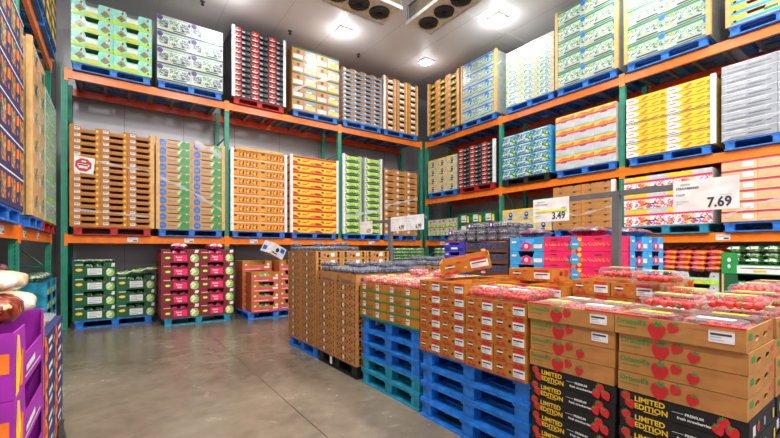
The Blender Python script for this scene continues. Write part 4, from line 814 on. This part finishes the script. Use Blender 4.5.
gbot = T('salad_carton','dkgreen',dip=(.22,.78,.5),front=[('r',0,0,.03,1,'wood'),('r',.97,0,1,1,'wood'),('r',.2,.42,.8,.47,'wood'),('r',.3,.2,.7,.24,'orange'),('r',.0,.0,1,.04,'wood'),('e',.88,.55,.1,.1,'wood'),('r',.82,.8,.96,.88,'paper')])
load('R',1.93,1.0,0,'pblue',1,3,.315,gbot,'dark green box with tan border','right floor load',fp=7.7,D=.8,layers=1)
load('R',1.93,1.0,.146+.945,None,1,1,.325,gtop,'bright green box with white panel','right floor load',fp=7.69,D=.8,layers=1)
for q in range(3):
    for i in range(4):
        bag('m_salad',7.93+.06*(q%2),1.79-i*.215,1.24+q*.092,PI/2+random.uniform(-.12,.12),f"salad bag heaped in the bright green box, {ORD[i] if i else 'first'} from left, {['bottom','middle','top'][q]} layer",'salad bags in the bright green box',L=.21,W=.24,H=.092)
for i in range(3): bag('m_salad',7.86,1.75-i*.25,.80,PI/2,f"salad bag in the tan-bordered box below, {['left','middle','right'][i]}",'salad bags in the tan-bordered boxes',L=.24,W=.24,H=.2)
# ------------------------------------------------------------------ left foreground
def purp(W,D,H): return carton('potato_carton',W,D,H,'violet',dip=(.3,.92,.5),front=[('p',[(.02,.02),(.1,.05),(.16,.5),(.12,.9),(.06,.95),(.03,.6)],'yellow'),('p',[(.12,.1),(.2,.1),(.22,.6),(.17,.7)],'orange'),('e',.08,.7,.05,.2,'peach'),('p',[(.94,.2),(.99,.2),(.99,.9),(.95,.8)],'orange'),('p',[(.3,.2),(.6,.22),(.6,.34),(.3,.3)],'paper'),('r',.26,.12,.8,.15,'paper')],side=[('r',.05,.1,.1,.2,'paper'),('r',.05,.3,.1,.5,'paper'),('r',.75,.4,.97,.7,'orange')],gap=.006)
def navyb(W,D,H): return carton('potato_carton',W,D,H,'navy',top=True,front=[('p',[(.03,0),(.25,0),(.3,.4),(.1,1),(.03,1)],'orange'),('p',[(.05,.3),(.22,.3),(.2,.6),(.06,.6)],'red'),('p',[(.34,.55),(.7,.6),(.7,.78),(.34,.74)],'paper'),('p',[(.36,.2),(.66,.24),(.66,.4),(.36,.36)],'paper'),('e',.85,.5,.2,.2,'m_photo')])
for i in range(2): pallet('pblue',-.34,2.585,i*.146,PI/2,f"{'lower' if i==0 else 'upper'} one under the purple potato cartons",W=.82,D=.5)
load('L',2.17,2.99,.292,None,1,3,.277,purp,'purple potato carton','left foreground',fp=-.33,D=.5,layers=1)
load('L',3.01,3.99,0,'pblue',2,5,.16,navyb,'navy and orange carton','left foreground',fp=-.33,D=.5,layers=1)
def lump(name, L, W, H, mat, seed, loc, rz, label):
    """soft full bag: rounded, wrinkled body with a gathered twist at one end"""
    mb = MB(); n, m = 22, 14; vs = []; fs = []
    for j in range(m+1):
        a = PI*j/m; x = -math.cos(a); rr = max(.001,math.sin(a))**.55
        for i in range(n):
            t = 2*PI*i/n; cy, cz = math.cos(t), math.sin(t); k = 1+.10*noise.noise(Vector((x*2.5+seed,cy*1.8,cz*1.8)))+.05*noise.noise(Vector((x*9,cy*7+seed,cz*7)))
            f = lambda v: math.copysign(abs(v)**.75, v)
            vs.append((x*L/2*(1+.04*cz), f(cy)*W/2*rr*k, H/2+max(-1,f(cz)*rr*k)*H/2))
    for j in range(m):
        for i in range(n): fs.append((j*n+i,(j+1)*n+i,(j+1)*n+(i+1)%n,j*n+(i+1)%n))
    mb.add(vs, fs, mat); mb.cyl((L/2-.01,0,H/2),(L/2+.035,0,H/2+.01),.012,mat,7,.024)
    o = mb.build(name, smooth=True); o.location = loc; o.rotation_euler = (0,0,rz); return tag(o, label, 'bag', 'foreground bags')
b1 = lump('potato_bag',.42,.26,.135,'m_rot',1.0,(-.47,2.42,1.127),PI/2+.1,'bulging clear bag of red-brown potatoes on the purple cartons, nearest the camera')
lump('potato_bag',.40,.25,.10,'m_loaf',2.3,(-.475,2.52,1.262),PI/2-.15,'cream-coloured bag lying on top of the red-brown bag')
lump('potato_bag',.24,.24,.115,'m_loaf',4.1,(-.46,2.80,1.127),PI/2+.1,'white bag at the far end of the purple cartons')
lump('potato_bag',.34,.2,.13,'m_loaf',5.7,(-.45,3.22,.950),PI/2,'white bag lying on the navy and orange cartons')
bag('clear_plastic',-.45,3.64,.948,PI/2,'loose clear plastic on the navy and orange cartons','foreground bags',L=.38,W=.2,H=.06,name='plastic_sheet',cat='plastic')
mb = MB(); vs = []; 
for i in range(13):
    for j in range(4): vs.append((0.012+.006*math.sin(i*1.9+j)+.012*(j==0), -.48+i*.08, (.0,.06,.12,.17+.05*math.sin(i*.9))[j]))
mb.add(vs,[(i*4+j,(i+1)*4+j,(i+1)*4+j+1,i*4+j+1) for i in range(12) for j in range(3)],'char'); s = mb.build('plastic_sheet',smooth=True); s.location = (-.33,3.5,.002); tag(s,'black plastic film around the foot of the navy and orange cartons','plastic')
# under the left rack
tealb = T('vegetable_tray','teal',dip=(.2,.8,.5),front=[('r',.1,.1,.4,.4,'yellow'),('e',.7,.3,.2,.2,'lime')])
load('L',7.5,8.7,0,'pblue',2,4,.21,tealb,'teal vegetable tray','under the left rack',fp=-.8,D=.8,layers=1,side=-1)
for i in range(4): bag('m_salad',-1.0,7.65+i*.3,.987,PI/2,f"salad bag on the teal trays, {['nearest','second','third','farthest'][i]}",'salad bags on the teal trays',L=.27,W=.3,H=.1)
load('L',4.6,5.8,0,'pblue',2,5,.21,tealb,'teal vegetable tray','under the left rack, nearer load',fp=-.84,D=.8,layers=1,side=-1)
for i in range(4): bag('m_grape',-1.05,4.75+i*.3,1.197,PI/2,f"dark bag on the nearer teal trays, {['nearest','second','third','farthest'][i]}",'dark bags on the nearer teal trays',L=.27,W=.3,H=.12)

# ------------------------------------------------------------------ camera
cam = bpy.data.cameras.new('camera'); co = bpy.data.objects.new('camera', cam); C.objects.link(co)
co.location = (0,0,1.46); co.rotation_euler = (PI/2,0,-YAW); cam.sensor_width = 36; cam.lens = 388/780*36; cam.shift_y = 30.5/780; cam.clip_start = .05
bpy.context.scene.camera = co
sc = bpy.context.scene; w = bpy.data.worlds.new('world'); sc.world = w; w.use_nodes = True; w.node_tree.nodes['Background'].inputs[0].default_value = (.5,.55,.6,1); w.node_tree.nodes['Background'].inputs[1].default_value = .3
vs = sc.view_settings; vs.view_transform = 'Standard'; vs.look = 'None'; vs.gamma = 1; vs.use_curve_mapping = False; vs.exposure = -.18
sc.cycles.max_bounces = 10; sc.cycles.diffuse_bounces = 5; sc.cycles.glossy_bounces = 4; sc.cycles.transparent_max_bounces = 16; sc.cycles.sample_clamp_indirect = 6
